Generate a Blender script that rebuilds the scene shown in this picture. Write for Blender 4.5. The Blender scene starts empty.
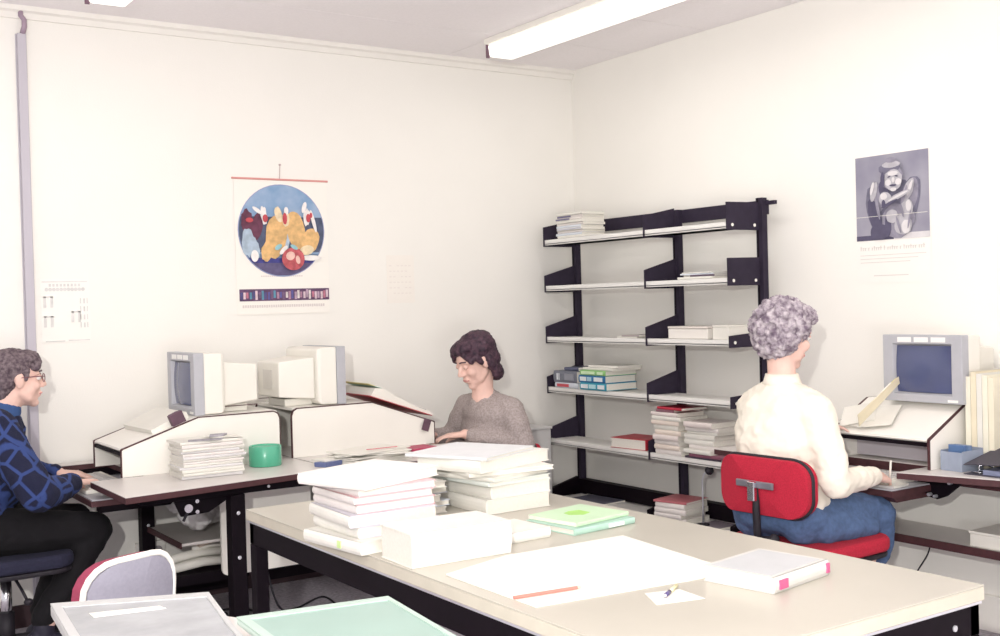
import bpy, bmesh, math, random
from mathutils import Vector, Matrix, Euler, noise
random.seed(7)
SC = bpy.context.scene
COL = SC.collection
PI = math.pi

# ------------------------------------------------------------------ camera
yaw, pit, rol = 0.594, -0.0142, -0.0270
fw = Vector((math.sin(yaw)*math.cos(pit), math.cos(yaw)*math.cos(pit), math.sin(pit)))
r0 = fw.cross(Vector((0, 0, 1))).normalized(); u0 = r0.cross(fw)
R_ = r0*math.cos(rol) + u0*math.sin(rol); U_ = -r0*math.sin(rol) + u0*math.cos(rol)
cam_d = bpy.data.cameras.new('camera'); cam = bpy.data.objects.new('camera', cam_d); COL.objects.link(cam)
cam.matrix_world = Matrix(((R_.x, U_.x, -fw.x, 0), (R_.y, U_.y, -fw.y, 0), (R_.z, U_.z, -fw.z, 1.4), (0, 0, 0, 1)))
cam_d.sensor_width = 36.0; cam_d.lens = 36.0*1.122; cam_d.clip_start = 0.05
SC.camera = cam

# ------------------------------------------------------------------ light
SC.view_settings.view_transform = 'Standard'; SC.view_settings.look = 'None'
SC.view_settings.gamma = 1.0; SC.view_settings.use_curve_mapping = False
SC.view_settings.exposure = 0.0
W = bpy.data.worlds.new('world'); SC.world = W; W.use_nodes = True
bg = W.node_tree.nodes['Background']; bg.inputs[0].default_value = (1.0, 0.97, 0.985, 1); bg.inputs[1].default_value = .92
fl = bpy.data.lights.new('camera_flash', 'POINT'); fl.energy = 345; fl.color = (1.0, 0.985, 0.94); fl.shadow_soft_size = 0.03
flo = bpy.data.objects.new('camera_flash', fl); COL.objects.link(flo)
flo.location = Vector((0, 0, 1.4)) - fw*0.4 - r0*0.28 + Vector((0, 0, 0.36))
# added, unseen fill lamp behind the camera, aimed up to brighten the ceiling
bl_ = bpy.data.lights.new('ceiling_fill', 'AREA'); bl_.size = 1.2; bl_.energy = 90; bl_.color = (1, .98, .97)
blo = bpy.data.objects.new('ceiling_fill', bl_); COL.objects.link(blo); blo.location = (0.4, -.6, .9); blo.rotation_euler = Vector((.22, .45, 1.1)).to_track_quat('-Z', 'Y').to_euler()
for (lx, ly) in ((3.375, 4.8), (1.31, 4.7)):
    a = bpy.data.lights.new('tube_light', 'AREA'); a.shape = 'RECTANGLE'; a.size = 0.15; a.size_y = 2.4; a.energy = 8; a.color = (1, .98, .94)
    ao = bpy.data.objects.new('tube_light', a); COL.objects.link(ao); ao.location = (lx, ly-1.3, 2.665)

# ------------------------------------------------------------------ materials
MATS = {}
def mat(name, col, rough=0.6, metal=0.0, var=0.0, scale=20.0, bump=0.0, bscale=60.0, emit=0.0, alpha=1.0, spec=0.4, col2=None):
    if name in MATS: return MATS[name]
    m = bpy.data.materials.new(name); m.use_nodes = True
    nt = m.node_tree; b = nt.nodes['Principled BSDF']
    b.inputs['Roughness'].default_value = rough; b.inputs['Metallic'].default_value = metal
    b.inputs['Specular IOR Level'].default_value = spec
    c = (col[0], col[1], col[2], 1)
    b.inputs['Base Color'].default_value = c
    tc = nt.nodes.new('ShaderNodeTexCoord')
    if var > 0 or col2:
        n = nt.nodes.new('ShaderNodeTexNoise'); n.inputs['Scale'].default_value = scale; n.inputs['Detail'].default_value = 4
        nt.links.new(tc.outputs['Object'], n.inputs['Vector'])
        rp = nt.nodes.new('ShaderNodeValToRGB')
        rp.color_ramp.elements[0].position = 0.35; rp.color_ramp.elements[1].position = 0.65
        c2 = col2 or tuple(max(0, x*(1-var)) for x in col)
        rp.color_ramp.elements[0].color = (c2[0], c2[1], c2[2], 1)
        rp.color_ramp.elements[1].color = c
        nt.links.new(n.outputs['Fac'], rp.inputs['Fac']); nt.links.new(rp.outputs['Color'], b.inputs['Base Color'])
    if bump > 0:
        n2 = nt.nodes.new('ShaderNodeTexNoise'); n2.inputs['Scale'].default_value = bscale; n2.inputs['Detail'].default_value = 3
        nt.links.new(tc.outputs['Object'], n2.inputs['Vector'])
        bp = nt.nodes.new('ShaderNodeBump'); bp.inputs['Strength'].default_value = bump; bp.inputs['Distance'].default_value = 0.004
        nt.links.new(n2.outputs['Fac'], bp.inputs['Height']); nt.links.new(bp.outputs['Normal'], b.inputs['Normal'])
    if emit > 0:
        b.inputs['Emission Color'].default_value = c; b.inputs['Emission Strength'].default_value = emit
    if alpha < 1: b.inputs['Alpha'].default_value = alpha
    MATS[name] = m
    return m
wallm = mat('wall_paint', (.86, .835, .785), .85, bump=.15, bscale=150, var=.015, scale=3)
ceilm = mat('ceiling_board', (.90, .86, .87), .9, var=.03, scale=90)
carpet = mat('carpet', (.52, .48, .53), .95, var=.35, scale=60, bump=.6, bscale=400)
skirt_w = mat('skirting_white', (.83, .80, .75), .7, var=.02)
black = mat('black_steel', (.006, .003, .006), .6, var=.2, scale=30, spec=.12)
brack = mat('dark_bracket', (.034, .026, .045), .6, var=.15, scale=30, spec=.15)
shelfm = mat('shelf_white', (.80, .785, .75), .55, var=.03, scale=12)
whitep = mat('white_panel', (.85, .82, .76), .5, var=.02, scale=6)
brown = mat('brown_edging', (.075, .026, .030), .6, var=.2, scale=40)
deskm = mat('desk_laminate', (.66, .62, .59), .35, var=.04, scale=8)
tablem = mat('table_laminate', (.48, .45, .385), .3, var=.04, scale=5)
tedge = mat('table_edge', (.56, .52, .43), .5, var=.06, scale=20)
alu = mat('aluminium', (.80, .80, .85), .3, metal=.7, var=.05)
chrome = mat('chrome', (.75, .75, .78), .18, metal=1.0, var=.03)
grey_pl = mat('grey_plastic', (.44, .44, .47), .5, var=.04, scale=30)
cream_pl = mat('cream_plastic', (.80, .77, .70), .5, var=.02, scale=10)
screen = mat('crt_glass', (.085, .10, .20), .16, var=.12, scale=6, spec=.6)
white = mat('white_paper', (.78, .755, .69), .8, var=.03, scale=10)
page = mat('page_block', (.74, .71, .64), .9, var=.05, scale=120)
redfab = mat('red_fabric', (.50, .018, .045), .95, var=.25, scale=250, bump=.4, bscale=500)
rubber = mat('black_rubber', (.015, .012, .018), .6, var=.1)
skin = mat('skin', (.80, .53, .45), .6, var=.08, scale=25)
lipm = mat('lips', (.58, .24, .22), .5, var=.05)
eyew = mat('eye_white', (.8, .78, .75), .3, var=.02)
iris = mat('iris_dark', (.05, .035, .03), .3, var=.02)
def cover(rgb): return mat('cover_%d_%d_%d' % tuple(int(v*100) for v in rgb), rgb, .45, var=.05, scale=15)

# ------------------------------------------------------------------ mesh helpers
def rrect(x0, z0, x1, z1, r, n=5):
    P = []
    for (cx_, cz_, a) in ((x1-r, z0+r, -90), (x1-r, z1-r, 0), (x0+r, z1-r, 90), (x0+r, z0+r, 180)):
        for k in range(n+1):
            q = math.radians(a+90*k/n); P.append((cx_+r*math.cos(q), cz_+r*math.sin(q)))
    return P
class MB:
    def __init__(s): s.bm = bmesh.new(); s.mats = []; s.cur = 0
    def m(s, material):
        if material not in s.mats: s.mats.append(material)
        s.cur = s.mats.index(material); return s
    def _mark(s, faces):
        for f in faces: f.material_index = s.cur
    def poly(s, pts, faces):
        vs = [s.bm.verts.new(p) for p in pts]
        fs = [s.bm.faces.new([vs[i] for i in f]) for f in faces]
        s._mark(fs); return vs
    def box(s, x0, y0, z0, x1, y1, z1, rot=None, piv=None):
        p = [(x0,y0,z0),(x1,y0,z0),(x1,y1,z0),(x0,y1,z0),(x0,y0,z1),(x1,y0,z1),(x1,y1,z1),(x0,y1,z1)]
        if rot is not None:
            c = Vector(piv or ((x0+x1)/2,(y0+y1)/2,(z0+z1)/2))
            p = [tuple(c + rot @ (Vector(q)-c)) for q in p]
        s.poly(p, [(0,3,2,1),(4,5,6,7),(0,1,5,4),(1,2,6,5),(2,3,7,6),(3,0,4,7)]); return s
    def prism(s, pts2, a0, a1, axis='y'):
        """extrude a 2-D outline along an axis: axis y -> pts (x,z); x -> (y,z); z -> (x,y)"""
        def mk(p, a): return {'y': (p[0], a, p[1]), 'x': (a, p[0], p[1]), 'z': (p[0], p[1], a)}[axis]
        n = len(pts2)
        P = [mk(p, a0) for p in pts2] + [mk(p, a1) for p in pts2]
        F = [tuple(range(n)), tuple(range(2*n-1, n-1, -1))] + [(i, i+n, (i+1) % n+n, (i+1) % n) for i in range(n)]
        s.poly(P, F); return s
    def tube(s, pts, r, seg=10, r2=None):
        pts = [Vector(p) for p in pts]; rings = []
        up = Vector((0, 0, 1)); n = len(pts)
        prev = None
        for i, p in enumerate(pts):
            t = (pts[min(i+1, n-1)] - pts[max(i-1, 0)]).normalized()
            a = prev if prev is not None else (up if abs(t.z) < .9 else Vector((1, 0, 0)))
            b = t.cross(a)
            if b.length < 1e-4: b = t.cross(Vector((1, 0.3, 0)))
            b.normalize(); a = b.cross(t).normalized(); prev = a
            rr = r if r2 is None else r + (r2-r)*i/(n-1)
            rings.append([s.bm.verts.new(p + (a*math.cos(2*PI*k/seg) + b*math.sin(2*PI*k/seg))*rr) for k in range(seg)])
        fs = []
        for i in range(n-1):
            for k in range(seg):
                fs.append(s.bm.faces.new((rings[i][k], rings[i][(k+1) % seg], rings[i+1][(k+1) % seg], rings[i+1][k])))
        fs.append(s.bm.faces.new(rings[0][::-1])); fs.append(s.bm.faces.new(rings[-1]))
        s._mark(fs); return s
    def cyl(s, c, r, h, seg=24, r2=None, axis='z'):
        c = Vector(c); d = {'z': Vector((0,0,h)), 'x': Vector((h,0,0)), 'y': Vector((0,h,0))}[axis]
        return s.tube([c, c+d], r, seg, r2)
    def lathe(s, prof, c=(0,0,0), seg=28):
        rings = []
        for (r, z) in prof:
            rings.append([s.bm.verts.new((c[0]+r*math.cos(2*PI*k/seg), c[1]+r*math.sin(2*PI*k/seg), c[2]+z)) for k in range(seg)])
        fs = []
        for i in range(len(prof)-1):
            for k in range(seg):
                fs.append(s.bm.faces.new((rings[i][k], rings[i][(k+1) % seg], rings[i+1][(k+1) % seg], rings[i+1][k])))
        fs.append(s.bm.faces.new(rings[0][::-1])); fs.append(s.bm.faces.new(rings[-1]))
        s._mark(fs); return s
    def ell(s, c, r, rot=None, seg=16):
        M = Matrix.Translation(c) @ (rot.to_4x4() if rot is not None else Matrix()) @ Matrix.Diagonal((r[0], r[1], r[2], 1))
        g = bmesh.ops.create_uvsphere(s.bm, u_segments=seg, v_segments=seg//2+2, radius=1, matrix=M)
        fs = set(f for v in g['verts'] for f in v.link_faces); s._mark(fs); return s
    def caps(s, p0, r0_, p1, r1_, seg=14):
        p0 = Vector(p0); p1 = Vector(p1); d = p1-p0
        s.ell(p0, (r0_,)*3, seg=seg); s.ell(p1, (r1_,)*3, seg=seg)
        if d.length > 1e-5: s.tube([p0, p1], r0_, seg, r1_)
        return s
    def limb(s, pts, rs):
        for i in range(len(pts)-1): s.caps(pts[i], rs[i], pts[i+1], rs[i+1])
        return s
    def mesh(s, name):
        me = bpy.data.meshes.new(name); bmesh.ops.recalc_face_normals(s.bm, faces=s.bm.faces)
        s.bm.to_mesh(me); s.bm.free()
        for m_ in s.mats: me.materials.append(m_)
        return me
    def build(s, name, material=None, parent=None, bevel=0.0, smooth=False, loc=None, seg=2):
        if material is not None and not s.mats: s.mats.append(material)
        me = s.mesh(name); o = bpy.data.objects.new(name, me); COL.objects.link(o)
        if parent is not None: o.parent = parent
        if loc is not None: o.location = loc
        if bevel > 0:
            b = o.modifiers.new('bevel', 'BEVEL'); b.width = bevel; b.segments = seg; b.limit_method = 'ANGLE'; b.angle_limit = math.radians(40)
        if smooth:
            for p in me.polygons: p.use_smooth = True
        return o

def blob(s, name, material, parent=None, voxel=.006, smooth=4, paint=None, rough=None, mats=None):
    """fuse the overlapping forms held by an MB into ONE continuous skin"""
    me = s.mesh(name+'_src'); tmp = bpy.data.objects.new('tmp', me); COL.objects.link(tmp)
    md = tmp.modifiers.new('r', 'REMESH'); md.mode = 'VOXEL'; md.voxel_size = voxel
    sm = tmp.modifiers.new('s', 'SMOOTH'); sm.iterations = smooth; sm.factor = .5
    dg = bpy.context.evaluated_depsgraph_get(); dg.update()
    out = bpy.data.meshes.new_from_object(tmp.evaluated_get(dg))
    bpy.data.objects.remove(tmp); out.name = name
    out.materials.clear(); out.materials.append(material)
    for mm in (mats or []): out.materials.append(mm)
    if rough:
        amp, sc_ = rough
        nrm = [v.normal.copy() for v in out.vertices]
        for v, n in zip(out.vertices, nrm):
            v.co += n * (noise.fractal(v.co*sc_, .7, 2.1, 4))*amp
    for p in out.polygons:
        p.use_smooth = True
        if paint: p.material_index = paint(p.center)
    o = bpy.data.objects.new(name, out); COL.objects.link(o)
    if parent is not None: o.parent = parent
    return o

def props(o, label=None, cat=None, group=None, kind=None):
    if label: o['label'] = label
    if cat: o['category'] = cat
    if group: o['group'] = group
    if kind: o['kind'] = kind
    return o
def thing(name, label, cat, loc=(0, 0, 0), rz=0.0, group=None):
    o = bpy.data.objects.new(name, None); COL.objects.link(o); o.empty_display_size = .05
    o.location = loc; o.rotation_euler = (0, 0, rz)
    return props(o, label, cat, group)
def struct(o): o['kind'] = 'structure'; return o

# ------------------------------------------------------------------ the room
WX, WY, CZ = 4.2, 5.38, 2.784
X0, Y0 = -1.6, -1.4
struct(MB().box(X0, Y0, -.1, WX+.1, WY+.1, 0).build('floor', carpet))
struct(MB().box(X0, WY, 0, WX+.12, WY+.12, CZ+.1).build('wall_back', wallm))
struct(MB().box(WX, Y0, 0, WX+.12, WY, CZ+.1).build('wall_right', wallm))
# ceiling boards with open joints over a darker backing
cb = MB().m(ceilm); g = .004
def panel(x0, y0, x1, y1, z=CZ): cb.box(x0+g/2, y0+g/2, z, x1-g/2, y1-g/2, z+.012)
xs = 3.30
panel(X0, 4.82, xs, WY)
k = 4.82
while k > Y0+.01:
    y1 = k; y0_ = max(Y0, k-1.2); panel(X0, y0_, xs, y1); k -= 1.2
for i, y in enumerate([5.42-.595*j for j in range(13)]):
    if y-.595 < Y0-.6: break
    panel(xs, max(Y0, y-.595), WX, min(WY, y))
cb.m(mat('ceiling_joint', (.45, .40, .44), .9, var=.05)).box(X0, Y0, CZ+.014, WX, WY, CZ+.05)
struct(cb.build('ceiling'))
t = MB().prism([(WY, CZ), (WY, CZ-.055), (WY-.012, CZ-.055), (WY-.02, CZ-.03), (WY-.035, CZ-.022), (WY-.035, CZ)], X0, WX, 'x')
struct(t.build('trim_1', skirt_w))
t = MB().box(X0, WY-.018, 0, WX, WY, .10)
struct(t.build('baseboard_back', mat('skirting_dark', (.05, .025, .03), .6, var=.1)))
t = MB().box(WX-.02, Y0, 0, WX, WY, .15)
struct(t.build('baseboard_right', skirt_w, bevel=.004))

# cable conduit on the far left
pg = mat('conduit_grey', (.74, .72, .76), .5, var=.05)
c = thing('wall_conduit', 'pale grey vertical conduit on the wall behind the person at far left', 'conduit', (1.075, WY, 0))
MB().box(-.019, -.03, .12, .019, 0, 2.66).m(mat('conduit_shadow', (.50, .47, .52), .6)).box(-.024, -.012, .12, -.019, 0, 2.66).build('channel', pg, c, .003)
MB().m(mat('conduit_cap', (.36, .27, .34), .5, var=.1)).tube([(.005, -.02, 2.66), (.012, -.03, 2.69), (.012, -.03, 2.72), (.0, -.02, 2.74), (0, -.02, 2.76)], .012, 8).build('pipe_bend', None, c, smooth=True)

# fluorescent fixtures
tube = mat('lit_diffuser', (1.0, .985, .90), .5, emit=1.0)
def fixture(x, y_end, length, label):
    c = thing('ceiling_light', label, 'ceiling light', (x, y_end, CZ))
    MB().box(-.10, -length, -.03, .10, 0, 0).build('housing', whitep, c, .003)
    MB().prism([(-.085, -.03), (-.075, -.095), (.075, -.095), (.085, -.03)], -length+.01, -.006, 'y').build('diffuser', tube, c, .012)
    MB().box(-.09, -.006, -.098, -.07, 0, -.03).build('end_plate', mat('end_plate', (.13, .07, .10), .5), c)
    return c
fixture(3.375, 4.93, 2.6, 'long lit fluorescent ceiling light running towards the corner')
fixture(1.31, 4.83, 1.6, 'fluorescent ceiling light whose end shows at the top left edge')

# ------------------------------------------------------------------ wall posters
def flat_disc(mb, cx, cz, r, y, seg=48, th=.0006):
    mb.prism([(cx+r*math.cos(2*PI*k/seg), cz+r*math.sin(2*PI*k/seg)) for k in range(seg)], y, y+th, 'y'); return mb
def blobpoly(mb, pts, y, th=.0005): mb.prism(pts, y, y+th, 'y'); return mb
pc = lambda n, c, v=.1: mat('print_'+n, c, .7, var=v*.8, scale=34)
c = thing('wall_calendar', 'white hanging calendar with a round blue stage picture and a red top bar', 'calendar', (2.30, WY, 1.37))
yy = -.004
MB().box(-.25, yy, 0, .255, yy+.001, .68).build('sheet', mat('calendar_sheet', (.88, .845, .785), .8, var=.01), c)
MB().tube([(-.26, -.006, .685), (.262, -.006, .685)], .005, 8).build('top_bar', mat('salmon_bar', (.72, .33, .30), .5, var=.05), c)
MB().tube([(-.005, -.005, .69), (0, -.004, .76)], .0022, 6).box(-.005, -.008, .757, .004, 0, .765).build('hanger', mat('hanger_string', (.55, .42, .42), .6, var=.05), c)
pic = MB()
D = [-.005]; cx, cz, rr = 0, .425, .236
def nx(): D[0] -= .0006; return D[0]
pic.m(pc('rim', (.33, .35, .55))); flat_disc(pic, cx, cz, rr, nx())
skym = mat('print_sky', (.20, .33, .52), .7, var=.5, scale=9, col2=(.34, .44, .60))
pic.m(skym); flat_disc(pic, cx, cz, rr-.004, nx())
def chord(z0, z1, r, y, n=24):
    """slice of the disc between heights z0 and z1"""
    pts = []
    for i in range(n+1):
        z = z0+(z1-z0)*i/n; pts.append((cx+math.sqrt(max(0, r*r-(z-cz)**2)), z))
    for i in range(n+1):
        z = z1-(z1-z0)*i/n; pts.append((cx-math.sqrt(max(0, r*r-(z-cz)**2)), z))
    blobpoly(pic, pts, y)
rp = rr-.005
pic.m(pc('backdrop', (.10, .12, .20), .4)); chord(cz-.11, cz+.07, rp, nx())
pic.m(pc('water', (.16, .24, .38), .5)); chord(cz-.20, cz-.12, rp, nx())
pic.m(pc('stagefloor', (.13, .11, .22), .3)); chord(cz-rp+.002, cz-.165, rp, nx()); 
pic.m(pc('band', (.07, .07, .30), .6)); chord(cz-.165, cz-.14, rp, nx())
def ov(px, pz, a, b, rot=0, n=18, jag=0.0):
    ps = []
    for k in range(n):
        q = 2*PI*k/n; j = 1+random.uniform(-jag, jag)
        x, z = a*math.cos(q)*j, b*math.sin(q)*j
        ps.append((cx+px+x*math.cos(rot)-z*math.sin(rot), cz+pz+x*math.sin(rot)+z*math.cos(rot)))
    blobpoly(pic, ps, nx())
pic.m(pc('cloakdark', (.16, .05, .09), .4)); ov(-.185, .03, .035, .08, .1, jag=.15); ov(-.135, .02, .03, .07, -.1, jag=.1)
pic.m(pc('robeblue', (.45, .55, .66), .3)); ov(-.185, -.06, .033, .07, 0, jag=.15); ov(-.15, -.09, .025, .055, .2, jag=.15); ov(.02, -.03, .02, .07, 0, jag=.1)
pic.m(pc('tan', (.80, .50, .22), .35)); ov(-.035, -.03, .058, .115, -.15, jag=.06); ov(.075, .0, .05, .10, .2, jag=.06); ov(.15, -.05, .05, .07, -.5, jag=.06); ov(-.085, -.10, .03, .06, -.3, jag=.1)
pic.m(pc('tanlight', (.88, .72, .48), .3)); ov(.02, .06, .02, .04, 0, jag=.1); ov(-.02, .08, .02, .04, .2, jag=.1); ov(.13, -.1, .04, .025, .2)
pic.m(pc('whitecloth', (.86, .82, .80), .15)); ov(-.1, .075, .017, .045, .1, jag=.15); ov(-.135, .10, .03, .010, -.6); ov(.135, .07, .02, .045, -.1, jag=.15); ov(.17, .05, .01, .06, .25); ov(.12, .12, .012, .03, -.3); ov(-.155, -.13, .02, .03); ov(.02, .10, .012, .02); ov(.15, -.14, .06, .014); ov(0, -.1, .03, .012, .8)
pic.m(pc('redcloth', (.55, .08, .10), .3)); ov(-.095, .06, .014, .02); ov(.14, .065, .012, .022); ov(.155, .08, .008, .014); ov(-.18, .05, .02, .012); ov(.01, .06, .012, .03)
pic.m(pc('apple', (.62, .13, .15), .5)); ov(.05, -.145, .062, .058, 0, n=24)
pic.m(pc('applelight', (.85, .55, .48), .2)); ov(.035, -.13, .025, .022, .4); ov(.075, -.15, .012, .022, .2)
pic.m(pc('teal', (.30, .55, .60), .2)); ov(-.03, -.085, .022, .012, .6); ov(.055, -.085, .022, .01, -.5)
pic.build('round_picture', None, c)
st = MB(); cols = [(.10,.09,.25),(.70,.55,.60),(.45,.25,.35),(.12,.3,.42),(.55,.2,.28),(.75,.68,.66),(.2,.12,.22),(.80,.62,.66),(.5,.35,.45),(.13,.12,.35)]
st.m(pc('stripbase', (.14, .07, .15), .4)).box(-.237, -.006, .068, .253, -.0052, .128)
for i in range(10):
    x = -.232+i*.0485
    for j in range(3):
        st.m(pc('strip%d' % ((i*3+j*7) % 10), cols[(i*3+j*7) % 10], .4)).box(x+.015*j, -.0068, .074+.004*((i+j) % 3), x+.012+.015*j, -.0062, .112+.004*((i*j) % 4))
st.build('picture_strip', None, c)
tl = MB()
for i in range(36): tl.box(-.222+i*.0125, -.0052, .034+.001*(i % 2), -.2125+i*.0125, -.0046, .048)
for i in range(20): tl.box(-.12+i*.0115, -.0052, .19, -.112+i*.0115, -.0046, .196)
tl.build('text_line', mat('faint_print', (.68, .62, .60), .8), c)

fp = mat('faint_grey_print', (.72, .70, .68), .8, var=.15)
c = thing('notice_sheet', 'small white notice sheet with faint grey diagrams, beside the conduit', 'notice', (1.225, WY, 1.27))
MB().box(-.10, -.002, 0, .115, -.001, .29).build('sheet', mat('notice_paper', (.87, .85, .80), .8, var=.01), c)
n = MB().box(-.095, -.003, .275, .105, -.0022, .279).box(-.085, -.003, .003, 0, -.0022, .008).box(.015, -.003, .005, .11, -.0022, .01)
for i in range(11): n.cyl((-.075+i*.016, -.003, .242), .0085, .0008, 10, axis='y')
for i in range(9): n.box(-.065+i*.016, -.003, .255, -.055+i*.016, -.0022, .268)
for (a, b) in ((-.09, .16), (-.09, .07), (.03, .09)): n.box(a, -.003, b, a+.012, -.0022, b+.05).box(a+.03, -.003, b, a+.042, -.0022, b+.05).box(a, -.003, b+.045, a+.042, -.0022, b+.052)
for j in range(4): n.box(.07, -.003, .065+j*.037, .075, -.0022, .09+j*.037).box(.085, -.003, .065+j*.037, .092, -.0022, .088+j*.037).box(.10, -.003, .065+j*.037, .104, -.0022, .09+j*.037)
n.build('diagram', fp, c)
c = thing('faint_chart', 'very faint pinkish printed sheet on the wall right of the calendar', 'notice', (2.985, WY, 1.41))
MB().box(-.085, -.002, 0, .085, -.001, .26).build('sheet', mat('pinkish_paper', (.865, .82, .76), .8, var=.01), c)
n = MB()
for j in range(6):
    for i in range(6):
        if (i*3+j*5) % 7: n.box(-.07+i*.024, -.003, .05+j*.03, -.07+i*.024+.014, -.0022, .056+j*.03)
n.build('text_block', mat('faint_pink_print', (.80, .745, .70), .8), c)

# right-hand poster (on the X = WX wall)
c = thing('wall_poster', 'poster with a black and white photo of a laughing seated figurine', 'poster', (WX, 3.31, 1.44), -PI/2)
# local: x runs towards the viewer along the wall, -y points... (rz = -90deg: local x -> -Y, local y -> +X)
MB().box(0, -.002, 0, .385, -.001, .57).build('sheet', mat('poster_sheet', (.86, .83, .785), .75, var=.01), c)
p = MB(); D[0] = -.0025
bgm = mat('print_greybg', (.40, .385, .44), .7, col2=(.24, .23, .30), scale=3)
p.m(bgm).box(.003, nx(), .19, .38, D[0]+.0005, .565)
def po(px, pz, a, b, rot=0, n=18, jag=0.05):
    y = nx(); ps = []
    for k in range(n):
        q = 2*PI*k/n; j = 1+random.uniform(-jag, jag); x, z = a*math.cos(q)*j, b*math.sin(q)*j
        ps.append((px+x*math.cos(rot)-z*math.sin(rot), pz+x*math.sin(rot)+z*math.cos(rot)))
    blobpoly(p, ps, y)
L0, L1, L2, L3, L4 = pc('g0', (.70, .67, .68), .1), pc('g1', (.50, .48, .52), .2), pc('g2', (.10, .09, .15), .2), pc('g3', (.30, .28, .35), .3), pc('g4', (.18, .17, .24), .3)
p.m(L2).box(.003, nx(), .19, .20, D[0]+.0005, .212)
p.m(L0).box(.20, nx(), .19, .38, D[0]+.0005, .215)
p.m(L4); po(.20, .33, .125, .125); po(.115, .33, .055, .11, .2); po(.285, .35, .048, .11, -.3)
p.m(L3); po(.285, .37, .04, .085, -.3); po(.225, .27, .085, .075); po(.12, .38, .035, .07, .2)
p.m(L2); po(.105, .30, .030, .08, .3); po(.13, .225, .05, .035); po(.175, .25, .016, .05); po(.16, .40, .025, .05, .3)
p.m(L1); po(.105, .405, .016, .045, -.3); po(.285, .40, .022, .05, -.4); po(.255, .25, .045, .045); po(.275, .32, .03, .04); po(.165, .37, .032, .03); po(.20, .29, .03, .03)
p.m(L0); po(.27, .24, .022, .03); po(.285, .33, .014, .025); po(.16, .38, .018, .015); po(.10, .42, .008, .03, -.3); po(.295, .405, .008, .035, -.4)
p.m(L3); po(.235, .25, .006, .04, .3); po(.29, .27, .005, .04, -.2); po(.255, .31, .006, .03, .2); po(.13, .33, .008, .05, .2); po(.27, .38, .006, .04, -.3)
p.m(L3); po(.205, .46, .058, .055); p.m(L4); po(.195, .50, .055, .026); p.m(L1); po(.205, .515, .048, .014); p.m(L3); po(.205, .535, .03, .012)
p.m(L1); po(.215, .447, .047, .047); p.m(L0); po(.190, .437, .016, .014); po(.243, .437, .016, .014); po(.216, .475, .026, .010); po(.218, .447, .008, .012); po(.218, .405, .016, .008)
p.m(L2); po(.198, .462, .009, .003, .25); po(.236, .462, .009, .003, -.25); po(.218, .423, .018, .0045); po(.165, .45, .010, .035)
p.m(L1); po(.235, .37, .075, .012, .35); p.m(L0); po(.245, .375, .055, .005, .35)
p.m(L2); po(.20, .345, .045, .007, .35); po(.17, .345, .010, .018)
p.build('photo_print', None, c)
n = MB(); x = .022
for i, wd in enumerate((3, 1, 5, 1, 5, 1, 6, 4)):
    for k in range(wd):
        if x > .35: break
        hgt = .02 if (i+k) % 3 == 0 else .013
        n.box(x, -.003, .145, x+.004, -.0022, .145+hgt).box(x, -.003, .145+.011, x+.008, -.0022, .145+.013); x += .0115
    x += .007
for j in range(3): n.box(.02, -.003, .122-j*.016, .36-.04*j, -.0022, .125-j*.016)
n.box(.09, -.003, .03, .27, -.0022, .034)
n.build('caption', mat('caption_print', (.67, .63, .60), .8), c)
MB().box(.003, -.0022, .294, .38, -.0020, .296).build('fold_line', white, c).location.y = -.02+.004

# ------------------------------------------------------------------ book builder
def book(name, label, cat, loc, rz, w, d, h, cov, group=None, soft=False, titles=None, tilt=None, spine=None):
    """lying flat; spine faces local -y, w along the spine, d deep, h thick"""
    c = thing(name, label, cat, loc, rz, group)
    if tilt: c.rotation_euler = (tilt[0], tilt[1], rz)
    b = .0025 if not soft else .0008
    m = MB().m(cov).box(-w/2, -d/2, 0, w/2, d/2, b).box(-w/2, -d/2, h-b, w/2, d/2, h)
    # rounded spine
    sp = [(-d/2, 0), (-d/2-.004*min(1, h/.03), h*.25), (-d/2-.005*min(1, h/.03), h*.5), (-d/2-.004*min(1, h/.03), h*.75), (-d/2, h), (-d/2+b, h), (-d/2+b, 0)]
    if spine: m.m(spine)
    m.prism(sp, -w/2, w/2, 'x')
    m.build('cover', cov, c)
    i = .003 if not soft else .0005
    MB().box(-w/2+i, -d/2+b, b, w/2-i, d/2-i, h-b).build('pages', page, c)
    if titles:
        tm = MB()
        for (x0, x1, mt) in titles: tm.m(mt).box(x0*w-w/2, -d/2-.0068, h*.22, x1*w-w/2, -d/2-.003, h*.78)
        tm.build('spine_print', None, c)
    return c
ORD = ['lowest', 'second from the bottom', 'third from the bottom', 'fourth from the bottom', 'fifth from the bottom', 'sixth from the bottom',
       'seventh from the bottom', 'eighth from the bottom', 'ninth from the bottom', 'tenth from the bottom', 'eleventh from the bottom']
def pile(name, cat, x, y, z, rz, specs, desc, where, group):
    """specs: list of (w,d,h,cover,dx,dy,drz[,soft])"""
    n_ = len(specs)
    for i, sp in enumerate(specs):
        w, d, h, cv, dx, dy, dr = sp[:7]; soft = sp[7] if len(sp) > 7 else False
        o_ = 'topmost' if i == n_-1 else ORD[i]
        ds = sp[8] if len(sp) > 8 else desc
        book(name, '%s, %s %s' % (ds, o_.replace(' from the bottom', ' from bottom'), where), cat, (x+dx, y+dy, z+.0004), rz+dr, w, d, h, cv, group, soft,
             titles=sp[9] if len(sp) > 9 else None, spine=sp[10] if len(sp) > 10 else None)
        z += h+.0006
    return z
WC = cover((.76, .74, .68)); WC2 = cover((.75, .70, .67)); PK = cover((.78, .50, .50)); LB = cover((.66, .70, .76)); RD = cover((.50, .03, .06))

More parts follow.
